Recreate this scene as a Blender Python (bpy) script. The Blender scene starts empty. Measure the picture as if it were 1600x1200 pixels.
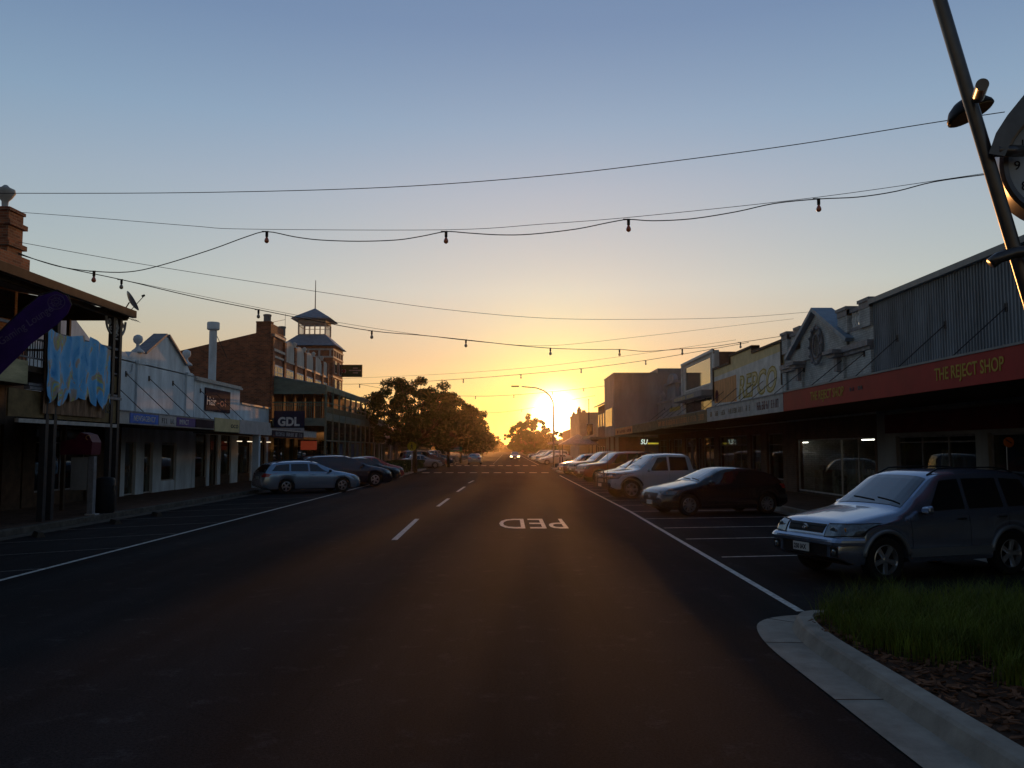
import bpy, math, random
from mathutils import Vector, Matrix
from mathutils.bvhtree import BVHTree
R=math.radians; PI=math.pi
random.seed(7)
scene=bpy.context.scene; col=scene.collection
# ------------------------------------------------ camera
FPX=1340.0; HC=2.0; PITCH=math.atan(102/FPX); YAW=math.atan(7/FPX)
cd=bpy.data.cameras.new('camera'); cam=bpy.data.objects.new('camera',cd); col.objects.link(cam)
cd.sensor_width=36; cd.lens=36*FPX/1600; cd.clip_start=.1; cd.clip_end=6000
cam.location=(0,0,HC); cam.rotation_euler=(R(90)+PITCH,0,-YAW); scene.camera=cam
def ray(u,v):
    xc=u-800; yc=600-v
    Y=FPX*math.cos(PITCH)-yc*math.sin(PITCH); Z=FPX*math.sin(PITCH)+yc*math.cos(PITCH)
    X=xc*math.cos(YAW)+Y*math.sin(YAW); Y2=Y*math.cos(YAW)-xc*math.sin(YAW)
    return X,Y2,Z
def atY(u,v,Y):
    a,b,c=ray(u,v); t=Y/b; return Vector((a*t,Y,HC+c*t))
def atX(u,v,X):
    a,b,c=ray(u,v); t=X/a; return Vector((X,b*t,HC+c*t))
def atL(u,v,p,q):          # on the vertical plane through plan points p and q
    a,b,c=ray(u,v); dx,dy=q[0]-p[0],q[1]-p[1]
    t=(p[0]*dy-p[1]*dx)/(a*dy-b*dx); return Vector((a*t,b*t,HC+c*t))
# ------------------------------------------------ materials
MATS={}
def mat(name,rgb,rough=.6,var=.18,scale=2.0,metal=0,bump=0,bscale=40,coat=0,spec=.5,stretch=None):
    if name in MATS: return MATS[name]
    m=bpy.data.materials.new(name); m.use_nodes=True; nt=m.node_tree; b=nt.nodes['Principled BSDF']
    b.inputs['Roughness'].default_value=rough; b.inputs['Metallic'].default_value=metal
    b.inputs['Coat Weight'].default_value=coat; b.inputs['Coat Roughness'].default_value=.04
    b.inputs['Specular IOR Level'].default_value=min(spec,.12) if (rough>=.5 and not metal and not coat) else spec
    b.inputs['Base Color'].default_value=(*rgb,1)
    if var>0:
        tc=nt.nodes.new('ShaderNodeTexCoord'); mp=nt.nodes.new('ShaderNodeMapping'); n=nt.nodes.new('ShaderNodeTexNoise')
        n.inputs['Scale'].default_value=scale; n.inputs['Detail'].default_value=7; n.inputs['Roughness'].default_value=.65
        mp.inputs['Scale'].default_value=stretch or (1,1,1)
        r=nt.nodes.new('ShaderNodeMix'); r.data_type='RGBA'
        r.inputs[6].default_value=(*[c*(1-var*1.6) for c in rgb],1); r.inputs[7].default_value=(*[min(1,c*(1+var)) for c in rgb],1)
        mr=nt.nodes.new('ShaderNodeMapRange'); mr.inputs[1].default_value=.3; mr.inputs[2].default_value=.7
        L=nt.links.new; L(tc.outputs['Object'],mp.inputs[0]); L(mp.outputs[0],n.inputs['Vector']); L(n.outputs['Fac'],mr.inputs[0]); L(mr.outputs[0],r.inputs[0]); L(r.outputs[2],b.inputs['Base Color'])
    if bump>0:
        tc=nt.nodes.new('ShaderNodeTexCoord'); n=nt.nodes.new('ShaderNodeTexNoise'); n.inputs['Scale'].default_value=bscale; n.inputs['Detail'].default_value=4
        bp=nt.nodes.new('ShaderNodeBump'); bp.inputs['Strength'].default_value=bump; bp.inputs['Distance'].default_value=.02
        L=nt.links.new; L(tc.outputs['Object'],n.inputs['Vector']); L(n.outputs['Fac'],bp.inputs['Height']); L(bp.outputs[0],b.inputs['Normal'])
    MATS[name]=m; return m
def emit(name,rgb,s):
    if name in MATS: return MATS[name]
    m=bpy.data.materials.new(name); m.use_nodes=True; b=m.node_tree.nodes['Principled BSDF']
    b.inputs['Base Color'].default_value=(*rgb,1); b.inputs['Emission Color'].default_value=(*rgb,1); b.inputs['Emission Strength'].default_value=s
    MATS[name]=m; return m
def brick(name,c1,c2,mortar,scale=1.0,rough=.85):
    m=bpy.data.materials.new(name); m.use_nodes=True; nt=m.node_tree; b=nt.nodes['Principled BSDF']; L=nt.links.new
    b.inputs['Roughness'].default_value=rough
    tc=nt.nodes.new('ShaderNodeTexCoord'); sp=nt.nodes.new('ShaderNodeSeparateXYZ'); ad=nt.nodes.new('ShaderNodeMath'); cb=nt.nodes.new('ShaderNodeCombineXYZ')
    bt=nt.nodes.new('ShaderNodeTexBrick'); L(tc.outputs['Object'],sp.inputs[0]); L(sp.outputs[0],ad.inputs[0]); L(sp.outputs[1],ad.inputs[1]); L(ad.outputs[0],cb.inputs[0]); L(sp.outputs[2],cb.inputs[1]); L(cb.outputs[0],bt.inputs['Vector'])
    bt.inputs['Color1'].default_value=(*c1,1); bt.inputs['Color2'].default_value=(*c2,1); bt.inputs['Mortar'].default_value=(*mortar,1)
    bt.inputs['Scale'].default_value=scale; bt.inputs['Brick Width'].default_value=.24; bt.inputs['Row Height'].default_value=.086; bt.inputs['Mortar Size'].default_value=.009
    n=nt.nodes.new('ShaderNodeTexNoise'); n.inputs['Scale'].default_value=1.3; n.inputs['Detail'].default_value=8; n.inputs['Roughness'].default_value=.7; L(cb.outputs[0],n.inputs['Vector'])
    mr=nt.nodes.new('ShaderNodeMapRange'); mr.inputs[1].default_value=.3; mr.inputs[2].default_value=.7; mr.inputs[3].default_value=.55; mr.inputs[4].default_value=1.25; L(n.outputs['Fac'],mr.inputs[0])
    mx=nt.nodes.new('ShaderNodeVectorMath'); mx.operation='SCALE'; L(bt.outputs['Color'],mx.inputs[0]); L(mr.outputs[0],mx.inputs[3]); L(mx.outputs[0],b.inputs['Base Color'])
    bp=nt.nodes.new('ShaderNodeBump'); bp.inputs['Strength'].default_value=.6; bp.inputs['Distance'].default_value=.01; bp.invert=True; L(bt.outputs['Fac'],bp.inputs['Height']); L(bp.outputs[0],b.inputs['Normal'])
    MATS[name]=m; return m
def glass(name,tint=(.85,.88,.86),trans=.95,rough=.02):
    m=bpy.data.materials.new(name); m.use_nodes=True; nt=m.node_tree; L=nt.links.new
    for n in list(nt.nodes): nt.nodes.remove(n)
    o=nt.nodes.new('ShaderNodeOutputMaterial'); g=nt.nodes.new('ShaderNodeBsdfGlossy'); t=nt.nodes.new('ShaderNodeBsdfTransparent'); mx=nt.nodes.new('ShaderNodeMixShader'); f=nt.nodes.new('ShaderNodeFresnel')
    f.inputs[0].default_value=1.45; g.inputs['Roughness'].default_value=rough; g.inputs['Color'].default_value=(.9,.9,.9,1); t.inputs[0].default_value=(*[c*trans for c in tint],1)
    ge=nt.nodes.new('ShaderNodeNewGeometry'); iv=nt.nodes.new('ShaderNodeMath'); iv.operation='SUBTRACT'; iv.inputs[0].default_value=1; L(ge.outputs['Backfacing'],iv.inputs[1]); mu=nt.nodes.new('ShaderNodeMath'); mu.operation='MULTIPLY'; L(f.outputs[0],mu.inputs[0]); L(iv.outputs[0],mu.inputs[1])
    L(mu.outputs[0],mx.inputs[0]); L(t.outputs[0],mx.inputs[1]); L(g.outputs[0],mx.inputs[2]); L(mx.outputs[0],o.inputs[0])
    MATS[name]=m; return m
BR=brick('red_brick',(.40,.12,.045),(.17,.045,.02),(.30,.20,.13))
BW=brick('white_brick',(.52,.52,.50),(.44,.44,.42),(.30,.30,.29))
BB=brick('brown_brick',(.17,.08,.045),(.13,.06,.035),(.16,.11,.08))
GL=glass('shop_glass'); GLD=glass('dark_glass',(.4,.4,.4),.7)
mat('white_render',(.70,.75,.78),.8,.22,1.1,bump=.25,bscale=25,stretch=(1,1,.35))
mat('pale_render',(.50,.50,.47),.8,.2,1.0,bump=.2,bscale=25,stretch=(1,1,.35))
mat('grey_render',(.30,.29,.28),.8,.2,.8,bump=.2,bscale=25,stretch=(1,1,.3))
mat('beige_render',(.42,.36,.28),.85,.2,.8)
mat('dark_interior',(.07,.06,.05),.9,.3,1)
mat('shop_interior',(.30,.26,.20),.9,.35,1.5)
mat('dark_timber',(.075,.05,.035),.7,.3,3)
mat('mid_timber',(.065,.042,.028),.65,.3,3)
mat('grey_trim',(.25,.24,.25),.6,.25,4)
mat('pale_trim',(.48,.45,.42),.6,.2,4)
mat('cream_sign',(.50,.45,.26),.6,.25,3,stretch=(1,.4,2))
mat('tan_fascia',(.22,.15,.07),.7,.3,3)
mat('iron',(.04,.04,.045),.5,.2,5)
mat('green_panel',(.16,.20,.165),.7,.2,2,stretch=(1,1,3))
mat('green_timber',(.19,.21,.15),.65,.2,4)
mat('blue_roof',(.22,.29,.36),.5,.15,3)
mat('galv',(.35,.36,.37),.42,.2,3,metal=.4)
mat('cladding',(.19,.215,.24),.55,.32,1.2,stretch=(1,1,.3))
mat('cladding_trim',(.25,.26,.26),.5,.15,3)
mat('red_fascia',(.37,.020,.020),.55,.12,1.5)
mat('dark_red',(.13,.012,.015),.6,.2,2)
mat('gold_paint',(.50,.33,.05),.55,.15,5)
mat('white_paint',(.72,.71,.68),.6,.18,6)
mat('line_paint',(.62,.60,.55),.75,.35,9,bump=.2,bscale=80)
mat('worn_line_paint',(.15,.145,.14),.8,.5,12)
mat('concrete',(.30,.28,.25),.85,.22,2.5,bump=.35,bscale=60)
mat('kerb_concrete',(.35,.305,.25),.85,.2,3,bump=.3,bscale=60)
mat('soil',(.07,.036,.022),.95,.4,6,bump=.6,bscale=30)
mat('bark_chip',(.19,.085,.045),.9,.5,4)
mat('leaf',(.032,.060,.012),.8,.45,1.3)
mat('leaf_dark',(.03,.05,.014),.6,.4,1.0)
mat('bark',(.10,.07,.045),.9,.3,6)
mat('grass',(.135,.165,.018),.6,.45,2.5)
mat('hedge_leaf',(.05,.085,.02),.6,.4,3)
mat('tyre',(.018,.018,.018),.8,.1,10)
mat('rim',(.55,.56,.58),.28,.05,10,metal=.85)
mat('black_plastic',(.02,.02,.022),.5,.1,10)
mat('chrome',(.7,.7,.7),.12,0,metal=1)
mat('car_glass',(.012,.014,.016),.04,0,spec=.8,coat=1)
mat('head_lens',(.17,.19,.20),.12,.3,30,metal=.5,coat=1)
mat('tail_lens',(.45,.015,.012),.12,0,coat=1)
mat('amber_lens',(.6,.2,.02),.12,0,coat=1)
mat('plate',(.62,.62,.58),.5,.05,10)
mat('ink',(.02,.02,.03),.6,0)
mat('cable',(.012,.012,.014),.6,0)
mat('bulb_glass',(.60,.12,.04),.15,0,coat=1)
mat('bulb_clear',(.35,.26,.18),.15,0,coat=1)
def paint(n,c,metal=.5,rough=.3): return mat('paint_'+n,c,rough,.0,metal=metal,coat=.9)
# ------------------------------------------------ mesh builder
OFF={}
class MB:
    def __init__(s): s.v=[]; s.f=[]
    def add(s,v,f):
        n=len(s.v); s.v+= [Vector(p) for p in v]; s.f+=[tuple(i+n for i in q) for q in f]; return s
    def box(s,x0,x1,y0,y1,z0,z1):
        if x0>x1:x0,x1=x1,x0
        if y0>y1:y0,y1=y1,y0
        if z0>z1:z0,z1=z1,z0
        return s.add([(x0,y0,z0),(x1,y0,z0),(x1,y1,z0),(x0,y1,z0),(x0,y0,z1),(x1,y0,z1),(x1,y1,z1),(x0,y1,z1)],
          [(3,2,1,0),(4,5,6,7),(0,1,5,4),(1,2,6,5),(2,3,7,6),(3,0,4,7)])
    def prism(s,pts,axis,a,b):       # polygon in the other two axes, extruded along axis a..b
        n=len(pts); v=[]
        for t in (a,b):
            for p,q in pts:
                v.append((t,p,q) if axis=='x' else (p,t,q) if axis=='y' else (p,q,t))
        return s.add(v,[tuple(range(n-1,-1,-1)),tuple(range(n,2*n))]+[(i,(i+1)%n,n+(i+1)%n,n+i) for i in range(n)])
    def tube(s,pts,r,n=8,r2=None):
        pts=[Vector(p) for p in pts]; m=len(pts); base=len(s.v); prev=None
        for i,p in enumerate(pts):
            d=(pts[min(i+1,m-1)]-pts[max(i-1,0)]).normalized()
            if prev is None:
                a=Vector((0,0,1)) if abs(d.z)<.9 else Vector((1,0,0)); x=d.cross(a).normalized()
            else: x=(prev-d*prev.dot(d)).normalized()
            prev=x; y=d.cross(x); rr=r if r2 is None else r+(r2-r)*i/(m-1)
            for k in range(n):
                t=2*PI*k/n; s.v.append(p+x*math.cos(t)*rr+y*math.sin(t)*rr)
        for i in range(m-1):
            for k in range(n):
                a=base+i*n+k; b=base+i*n+(k+1)%n; s.f.append((a,b,b+n,a+n))
        s.f.append(tuple(base+k for k in range(n-1,-1,-1))); s.f.append(tuple(base+(m-1)*n+k for k in range(n)))
        return s
    def bar(s,p,q,w,h):              # rectangular bar p->q
        p=Vector(p); q=Vector(q); d=(q-p).normalized(); a=Vector((0,0,1)) if abs(d.z)<.9 else Vector((1,0,0))
        x=d.cross(a).normalized()*w/2; y=d.cross(x).normalized()*h/2
        v=[p-x-y,p+x-y,p+x+y,p-x+y,q-x-y,q+x-y,q+x+y,q-x+y]
        return s.add(v,[(3,2,1,0),(4,5,6,7),(0,1,5,4),(1,2,6,5),(2,3,7,6),(3,0,4,7)])
    def lathe(s,prof,c,n=16,ax=(0,0,1),caps=True):
        c=Vector(c); ax=Vector(ax).normalized(); a=Vector((0,0,1)) if abs(ax.z)<.9 else Vector((1,0,0)); x=ax.cross(a).normalized(); y=ax.cross(x)
        base=len(s.v); m=len(prof)
        for r,z in prof:
            for k in range(n):
                t=2*PI*k/n; s.v.append(c+ax*z+(x*math.cos(t)+y*math.sin(t))*r)
        for i in range(m-1):
            for k in range(n):
                a1=base+i*n+k; b1=base+i*n+(k+1)%n; s.f.append((a1,b1,b1+n,a1+n))
        if caps: s.f.append(tuple(base+k for k in range(n-1,-1,-1))); s.f.append(tuple(base+(m-1)*n+k for k in range(n)))
        return s
    def build(s,name,m,parent=None,smooth=False,origin=None,bevel=0):
        if isinstance(m,str): m=MATS[m]
        if parent is not None: off=OFF[parent.name]
        elif origin is not None: off=Vector(origin)
        else:
            xs=[p.x for p in s.v]; ys=[p.y for p in s.v]; zs=[p.z for p in s.v]
            off=Vector(((min(xs)+max(xs))/2,(min(ys)+max(ys))/2,min(zs)))
        me=bpy.data.meshes.new(name); me.from_pydata([p-off for p in s.v],[],s.f); me.materials.append(m)
        if smooth: me.polygons.foreach_set('use_smooth',[True]*len(me.polygons))
        me.update(); o=bpy.data.objects.new(name,me); col.objects.link(o)
        if parent is not None: o.parent=parent
        else: o.location=off
        OFF[o.name]=off
        if smooth=='auto':
            for p in me.polygons: p.use_smooth=True
            md=o.modifiers.new('e','EDGE_SPLIT'); md.split_angle=R(38)
        if bevel:
            md=o.modifiers.new('b','BEVEL'); md.width=bevel; md.segments=2; md.limit_method='ANGLE'
        return o
def each(boxes,name,m,parent):
    for b in boxes: MB().box(*b).build(name,m,parent)
def tag(o,label=None,cat=None,group=None,kind=None):
    if label: o['label']=label
    if cat: o['category']=cat
    if group: o['group']=group
    if kind: o['kind']=kind
    return o
def thing(name,label,cat,loc=(0,0,0),group=None):
    o=bpy.data.objects.new(name,None); col.objects.link(o); o.location=loc; OFF[o.name]=Vector(loc)
    o.empty_display_size=.3; return tag(o,label,cat,group)
def struct(name,mb,m,**k): return tag(mb.build(name,m,**k),kind='structure')
def kids(o): return [c for c in bpy.data.objects if c.parent==o]
KID={}
def dup(o,loc,rz,label,group=None,sc=1,swap=None):
    r=o.copy(); col.objects.link(r); r.location=loc; r.rotation_euler=(0,0,rz); r.scale=(sc,sc,sc); r['label']=label
    if group: r['group']=group
    def rec(src,dst):
        for ch in KID.setdefault(src.name,kids(src)):
            c=ch.copy(); col.objects.link(c); c.parent=dst
            if swap and c.type=='MESH' and c.data.materials and c.data.materials[0] in swap:
                c.data=c.data.copy(); c.data.materials[0]=swap[ch.data.materials[0]]
            rec(ch,c)
    rec(o,r); return r
def text(name,st,size,org,right,up,m,parent,ext=.006,bold=0,shear=0,align='LEFT',sx=1,space=1,origin=None):
    cu=bpy.data.curves.new('t','FONT'); cu.body=st; cu.size=size; cu.extrude=ext; cu.offset=bold; cu.shear=shear; cu.align_x=align; cu.resolution_u=3; cu.space_character=space
    o=bpy.data.objects.new('t',cu); col.objects.link(o); dg=bpy.context.evaluated_depsgraph_get()
    me=bpy.data.meshes.new_from_object(o.evaluated_get(dg)); bpy.data.objects.remove(o)
    r=Vector(right).normalized(); u=Vector(up).normalized(); n=r.cross(u); org=Vector(org)
    mb=MB(); mb.add([org+r*v.co.x*sx+u*v.co.y+n*v.co.z for v in me.vertices],[tuple(p.vertices) for p in me.polygons])
    return mb.build(name,m,parent)
GAM=.4
SKYK=.04
BACK=.45
RAMP=[(0,(1.25,.85,.40)),(60,(.45,.56,.77)),(27,(.66,.75,.94)),(21,(.87,.95,1.05)),(17,(1.05,1.02,1.03)),(10.5,(1.2,1.1,.95)),(6,(1.2,.89,.60)),(3,(1.25,.9,.45))]
GLOWS=[(3800,(3.5,2.2,1.3)),(260,(.0,.14,.0))]
SUN_EL=R(2.25)
EXPO=0.0; HAZE=0.00012; HANI=.9
# ------------------------------------------------ world and sun
sx,sy,sz=ray(869,650); SUN_AZ=math.atan2(sx,sy)
w=bpy.data.worlds.new('World'); scene.world=w; w.use_nodes=True; nt=w.node_tree; bg=nt.nodes['Background']; LK=nt.links.new
sk=nt.nodes.new('ShaderNodeTexSky'); sk.sky_type='NISHITA'; sk.sun_disc=False; sk.sun_elevation=SUN_EL; sk.sun_rotation=SUN_AZ
sk.air_density=1.0; sk.dust_density=0.4; sk.ozone_density=3.0
gm_=nt.nodes.new('ShaderNodeGamma'); gm_.inputs[1].default_value=GAM; s_=nt.nodes.new('ShaderNodeVectorMath'); s_.operation='SCALE'; s_.inputs[3].default_value=.1
LK(sk.outputs[0],s_.inputs[0]); LK(s_.outputs[0],gm_.inputs[0])
tc=nt.nodes.new('ShaderNodeTexCoord'); nz=nt.nodes.new('ShaderNodeVectorMath'); nz.operation='NORMALIZE'; LK(tc.outputs['Generated'],nz.inputs[0])
sp=nt.nodes.new('ShaderNodeSeparateXYZ'); LK(nz.outputs[0],sp.inputs[0])
cr=nt.nodes.new('ShaderNodeValToRGB'); el=cr.color_ramp.elements; cr.color_ramp.interpolation='LINEAR'
for i,(d_,c) in enumerate(RAMP):
    e=el[i] if i<2 else el.new(math.sin(R(d_)))
    e.position=math.sin(R(d_)); e.color=(*[x/2.5 for x in c],1)
LK(sp.outputs[2],cr.inputs[0])
m1=nt.nodes.new('ShaderNodeVectorMath'); m1.operation='MULTIPLY'; LK(gm_.outputs[0],m1.inputs[0]); LK(cr.outputs[0],m1.inputs[1])
def glow(n,colr):
    dt=nt.nodes.new('ShaderNodeVectorMath'); dt.operation='DOT_PRODUCT'; LK(nz.outputs[0],dt.inputs[0]); dt.inputs[1].default_value=(math.sin(SUN_AZ)*math.cos(SUN_EL),math.cos(SUN_AZ)*math.cos(SUN_EL),math.sin(SUN_EL))
    mx=nt.nodes.new('ShaderNodeMath'); mx.operation='MAXIMUM'; LK(dt.outputs['Value'],mx.inputs[0]); mx.inputs[1].default_value=0
    pw=nt.nodes.new('ShaderNodeMath'); pw.operation='POWER'; LK(mx.outputs[0],pw.inputs[0]); pw.inputs[1].default_value=n
    sc=nt.nodes.new('ShaderNodeVectorMath'); sc.operation='SCALE'; sc.inputs[0].default_value=colr; LK(pw.outputs[0],sc.inputs[3]); return sc
mr_=nt.nodes.new('ShaderNodeMapRange'); mr_.interpolation_type='SMOOTHSTEP'; mr_.inputs[1].default_value=-.5; mr_.inputs[2].default_value=.8; mr_.inputs[3].default_value=BACK; mr_.inputs[4].default_value=1
dd=nt.nodes.new('ShaderNodeVectorMath'); dd.operation='DOT_PRODUCT'; LK(nz.outputs[0],dd.inputs[0]); dd.inputs[1].default_value=(math.sin(SUN_AZ),math.cos(SUN_AZ),0); LK(dd.outputs['Value'],mr_.inputs[0])
m2=nt.nodes.new('ShaderNodeVectorMath'); m2.operation='SCALE'; LK(m1.outputs[0],m2.inputs[0]); LK(mr_.outputs[0],m2.inputs[3])
acc=m2
for n,c in GLOWS:
    a=nt.nodes.new('ShaderNodeVectorMath'); a.operation='ADD'; LK(acc.outputs[0],a.inputs[0]); LK(glow(n,c).outputs[0],a.inputs[1]); acc=a
SK10=nt.nodes.new('ShaderNodeVectorMath'); SK10.operation='SCALE'; SK10.inputs[3].default_value=1/SKYK; LK(acc.outputs[0],SK10.inputs[0])
LK(SK10.outputs[0],bg.inputs[0]); bg.inputs[1].default_value=SKYK*2.5
sl=bpy.data.lights.new('sun','SUN'); sl.energy=2.0; sl.angle=R(.6); sl.color=(1,.42,.12)
so=bpy.data.objects.new('sun',sl); col.objects.link(so)
d=Vector((math.sin(SUN_AZ)*math.cos(SUN_EL),math.cos(SUN_AZ)*math.cos(SUN_EL),math.sin(SUN_EL)))
so.rotation_euler=d.to_track_quat('Z','Y').to_euler(); so.location=(0,0,60)
vs=scene.view_settings; vs.view_transform='Standard'; vs.look='None'; vs.gamma=1; vs.use_curve_mapping=False; vs.exposure=EXPO
# ------------------------------------------------ ground, road, footpaths
def asphalt():
    m=bpy.data.materials.new('asphalt'); m.use_nodes=True; nt=m.node_tree; b=nt.nodes['Principled BSDF']; L=nt.links.new
    tc=nt.nodes.new('ShaderNodeTexCoord')
    def noise(sc,det=8,st=None,rough=.6):
        n=nt.nodes.new('ShaderNodeTexNoise'); n.inputs['Scale'].default_value=sc; n.inputs['Detail'].default_value=det; n.inputs['Roughness'].default_value=rough
        if st:
            mp=nt.nodes.new('ShaderNodeMapping'); mp.inputs['Scale'].default_value=st; L(tc.outputs['Object'],mp.inputs[0]); L(mp.outputs[0],n.inputs['Vector'])
        else: L(tc.outputs['Object'],n.inputs['Vector'])
        return n
    def rng(n,a,b2,c,d2):
        mr=nt.nodes.new('ShaderNodeMapRange'); mr.inputs[1].default_value=a; mr.inputs[2].default_value=b2; mr.inputs[3].default_value=c; mr.inputs[4].default_value=d2; L(n,mr.inputs[0]); return mr.outputs[0]
    def mul(a,b2):
        x=nt.nodes.new('ShaderNodeMath'); x.operation='MULTIPLY'; L(a,x.inputs[0]); L(b2,x.inputs[1]); return x.outputs[0]
    big=rng(noise(.25,6,(1,.35,1)).outputs['Fac'],.3,.7,.62,1.35)
    track=rng(noise(.9,3,(1,.03,1)).outputs['Fac'],.35,.65,.78,1.2)
    fine=rng(noise(45,5,None,.8).outputs['Fac'],.35,.65,.55,1.5)
    spots=rng(noise(2.2,10,None,.75).outputs['Fac'],.56,.70,1.0,2.1)
    vo=nt.nodes.new('ShaderNodeTexVoronoi'); vo.feature='DISTANCE_TO_EDGE'; vo.inputs['Scale'].default_value=.28
    wn=noise(1.5,6); mx=nt.nodes.new('ShaderNodeMix'); mx.data_type='RGBA'; mx.inputs[0].default_value=.25; L(tc.outputs['Object'],mx.inputs[6]); L(wn.outputs['Color'],mx.inputs[7]); L(mx.outputs[2],vo.inputs['Vector'])
    crack=rng(vo.outputs['Distance'],.0,.004,.86,1.0)
    k=mul(mul(mul(big,track),mul(fine,spots)),crack)
    sc=nt.nodes.new('ShaderNodeVectorMath'); sc.operation='SCALE'; sc.inputs[0].default_value=(.024,.0232,.0238); L(k,sc.inputs[3]); L(sc.outputs[0],b.inputs['Base Color'])
    b.inputs['Roughness'].default_value=1; b.inputs['Specular IOR Level'].default_value=.03
    bp=nt.nodes.new('ShaderNodeBump'); bp.inputs['Strength'].default_value=.5; bp.inputs['Distance'].default_value=.01; L(noise(90,4).outputs['Fac'],bp.inputs['Height']); L(bp.outputs[0],b.inputs['Normal'])
    MATS['asphalt']=m
asphalt()
mat('dirt_ground',(.07,.06,.04),.95,.3,.1)
mat('paving',(.11,.065,.045),.85,.35,3,bump=.3,bscale=20)
struct('ground',MB().add([(-900,-60,-.02),(900,-60,-.02),(900,1600,-.02),(-900,1600,-.02)],[(0,1,2,3)]),'dirt_ground',origin=(0,0,-.02))
KL,KR=-11.5,8.9; mat('old_kerb',(.11,.10,.085),.9,.35,3,bump=.3,bscale=60)
struct('road',MB().add([(KL,-20,0),(KR,-20,0),(KR,900,0),(KL,900,0)],[(0,1,2,3)]),'asphalt',origin=(0,0,0))
for nm,a,b,k in (('footpath',KL-3.9,KL-.2,-1),('footpath',KR+.2,KR+3.8,1)):
    struct(nm,MB().box(a,b,-20,420,-.01,.15),'paving')
struct('kerb',MB().box(KL-.2,KL,-20,420,-.01,.155),'old_kerb',bevel=.02)
struct('kerb',MB().box(KR,KR+.2,-20,420,-.01,.155),'kerb_concrete',bevel=.02)
struct('gutter',MB().box(KL,KL+.4,-20,420,-.01,.006),'old_kerb')
struct('gutter',MB().box(KR-.4,KR,-20,420,-.01,.006),'concrete')
# markings
Z=.006
def strip(mb,p,q,wd,z=Z):
    p=Vector((p[0],p[1],0)); q=Vector((q[0],q[1],0)); d=(q-p).normalized(); n=Vector((-d.y,d.x,0))*wd/2; up=Vector((0,0,z))
    mb.add([p-n+up,p+n+up,q+n+up,q-n+up],[(0,1,2,3)])
m=MB(); strip(m,(3.62,10.75),(3.95,28),.10); strip(m,(3.95,28),(4.0,66),.10); strip(m,(4.0,110),(4.1,300),.1)
struct('edge_line',m,'line_paint')
m=MB(); strip(m,(-7.75,2),(-7.75,64),.09); strip(m,(-7.7,112),(-7.7,300),.09); struct('edge_line',m,'line_paint')
m=MB()
for a,b in ((atX(633,827,-2.5),0),):
    pass
def gp(u,v): a,b,c=ray(u,v); t=-HC/c; return (a*t,b*t)
for p,q in (((616,844),(652,811)),((684,791.5),(701,779)),((714.5,768.5),(726,760.7)),((732,755),(740,751))): strip(m,gp(*p),gp(*q),.13)
y=86
for i in range(24):
    y=118+i*9; strip(m,(-1.9,y),(-1.9,y+3),.12)
struct('centre_line',m,'line_paint')
m=MB()
for i in range(12):
    x=-7.3+i*1.02
    if x<3.6:
        m.box(x,x+.62,73.2,74.3,.0,.010); m.box(x,x+.62,104.5,106.5,.0,.010)
struct('crossing_line',m,'line_paint')
m=MB()
for y0 in (16.1,19.3,22.0,24.9,27.8,30.8,33.8,36.8,39.8,42.8,45.8,48.8,51.8,54.8,57.8): strip(m,(3.98,y0),(KR-.45,y0+.75),.075)
struct('parking_line',m,'line_paint')
m=MB()
for y0 in (11.4,14.6,17.7,20.7,23.8,26.9,30,33,36.2): strip(m,(-7.8,y0),(KL+.45,y0-2.3),.07)
struct('parking_line',m,'worn_line_paint')
# PED, readable from the far side
t=text('road_lettering','PED',1.0,(0,0,0),(1,0,0),(0,1,0),'line_paint',None,ext=.002)
xs=[v.co.x for v in t.data.vertices]; ys=[v.co.y for v in t.data.vertices]
p1=gp(889,826); p0=gp(779,826); p2=gp(830,811)
for v in t.data.vertices:
    fx=(v.co.x-min(xs))/(max(xs)-min(xs)); fy=(v.co.y-min(ys))/(max(ys)-min(ys))
    v.co=Vector((p1[0]+(p0[0]-p1[0])*fx,(p2[1])-(p2[1]-p1[1])*fy,.006+ (v.co.z>0)*.001))
t.location=(0,0,0); tag(t,kind='structure')
# ------------------------------------------------ planted island, right foreground
def offs(pts,dist):
    out=[]
    for i,p in enumerate(pts):
        a=Vector(pts[max(i-1,0)]); b=Vector(pts[min(i+1,len(pts)-1)]); d=(b-a).normalized(); out.append((p[0]+d.y*dist,p[1]-d.x*dist))
    return out
def smooth(pts,n=3):
    for _ in range(n):
        q=[pts[0]]
        for a,b in zip(pts,pts[1:]): q+= [(a[0]*.75+b[0]*.25,a[1]*.75+b[1]*.25),(a[0]*.25+b[0]*.75,a[1]*.25+b[1]*.75)]
        pts=q+[pts[-1]]
    return pts
outer=smooth([(2.62,-2),(2.60,5.3),(2.62,7.4),(2.64,9.2),(2.95,10.35),(3.9,10.6),(6.2,10.95),(KR-.02,11.5)],3)
apron_in=offs(outer,.44)
def ribbon(mb,a,b,za,zb):
    n=len(a); mb.add([(p[0],p[1],za) for p in a]+[(p[0],p[1],zb) for p in b],[(i,i+1,n+i+1,n+i) for i in range(n-1)])
m=MB(); k1=offs(outer,.38); ribbon(m,outer,k1,.010,.012); struct('gutter_apron',m,'kerb_concrete')
rj=0
for i in range(6,len(outer)-2,1):
    if i%9==0:
        a_=Vector((*outer[i],.0125)); b__=Vector((*offs(outer,.38)[i],.0145)); struct('gutter_joint',MB().bar(a_,b__,.006,.003),'soil')
kin=offs(outer,.44); kin2=offs(outer,.60)
m=MB(); ribbon(m,k1,offs(outer,.43),.012,.13); ribbon(m,offs(outer,.43),offs(outer,.455),.13,.152); ribbon(m,offs(outer,.455),kin2,.152,.155); ribbon(m,kin2,offs(outer,.62),.155,.10)
struct('kerb',m,'kerb_concrete',smooth=False)
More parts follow.
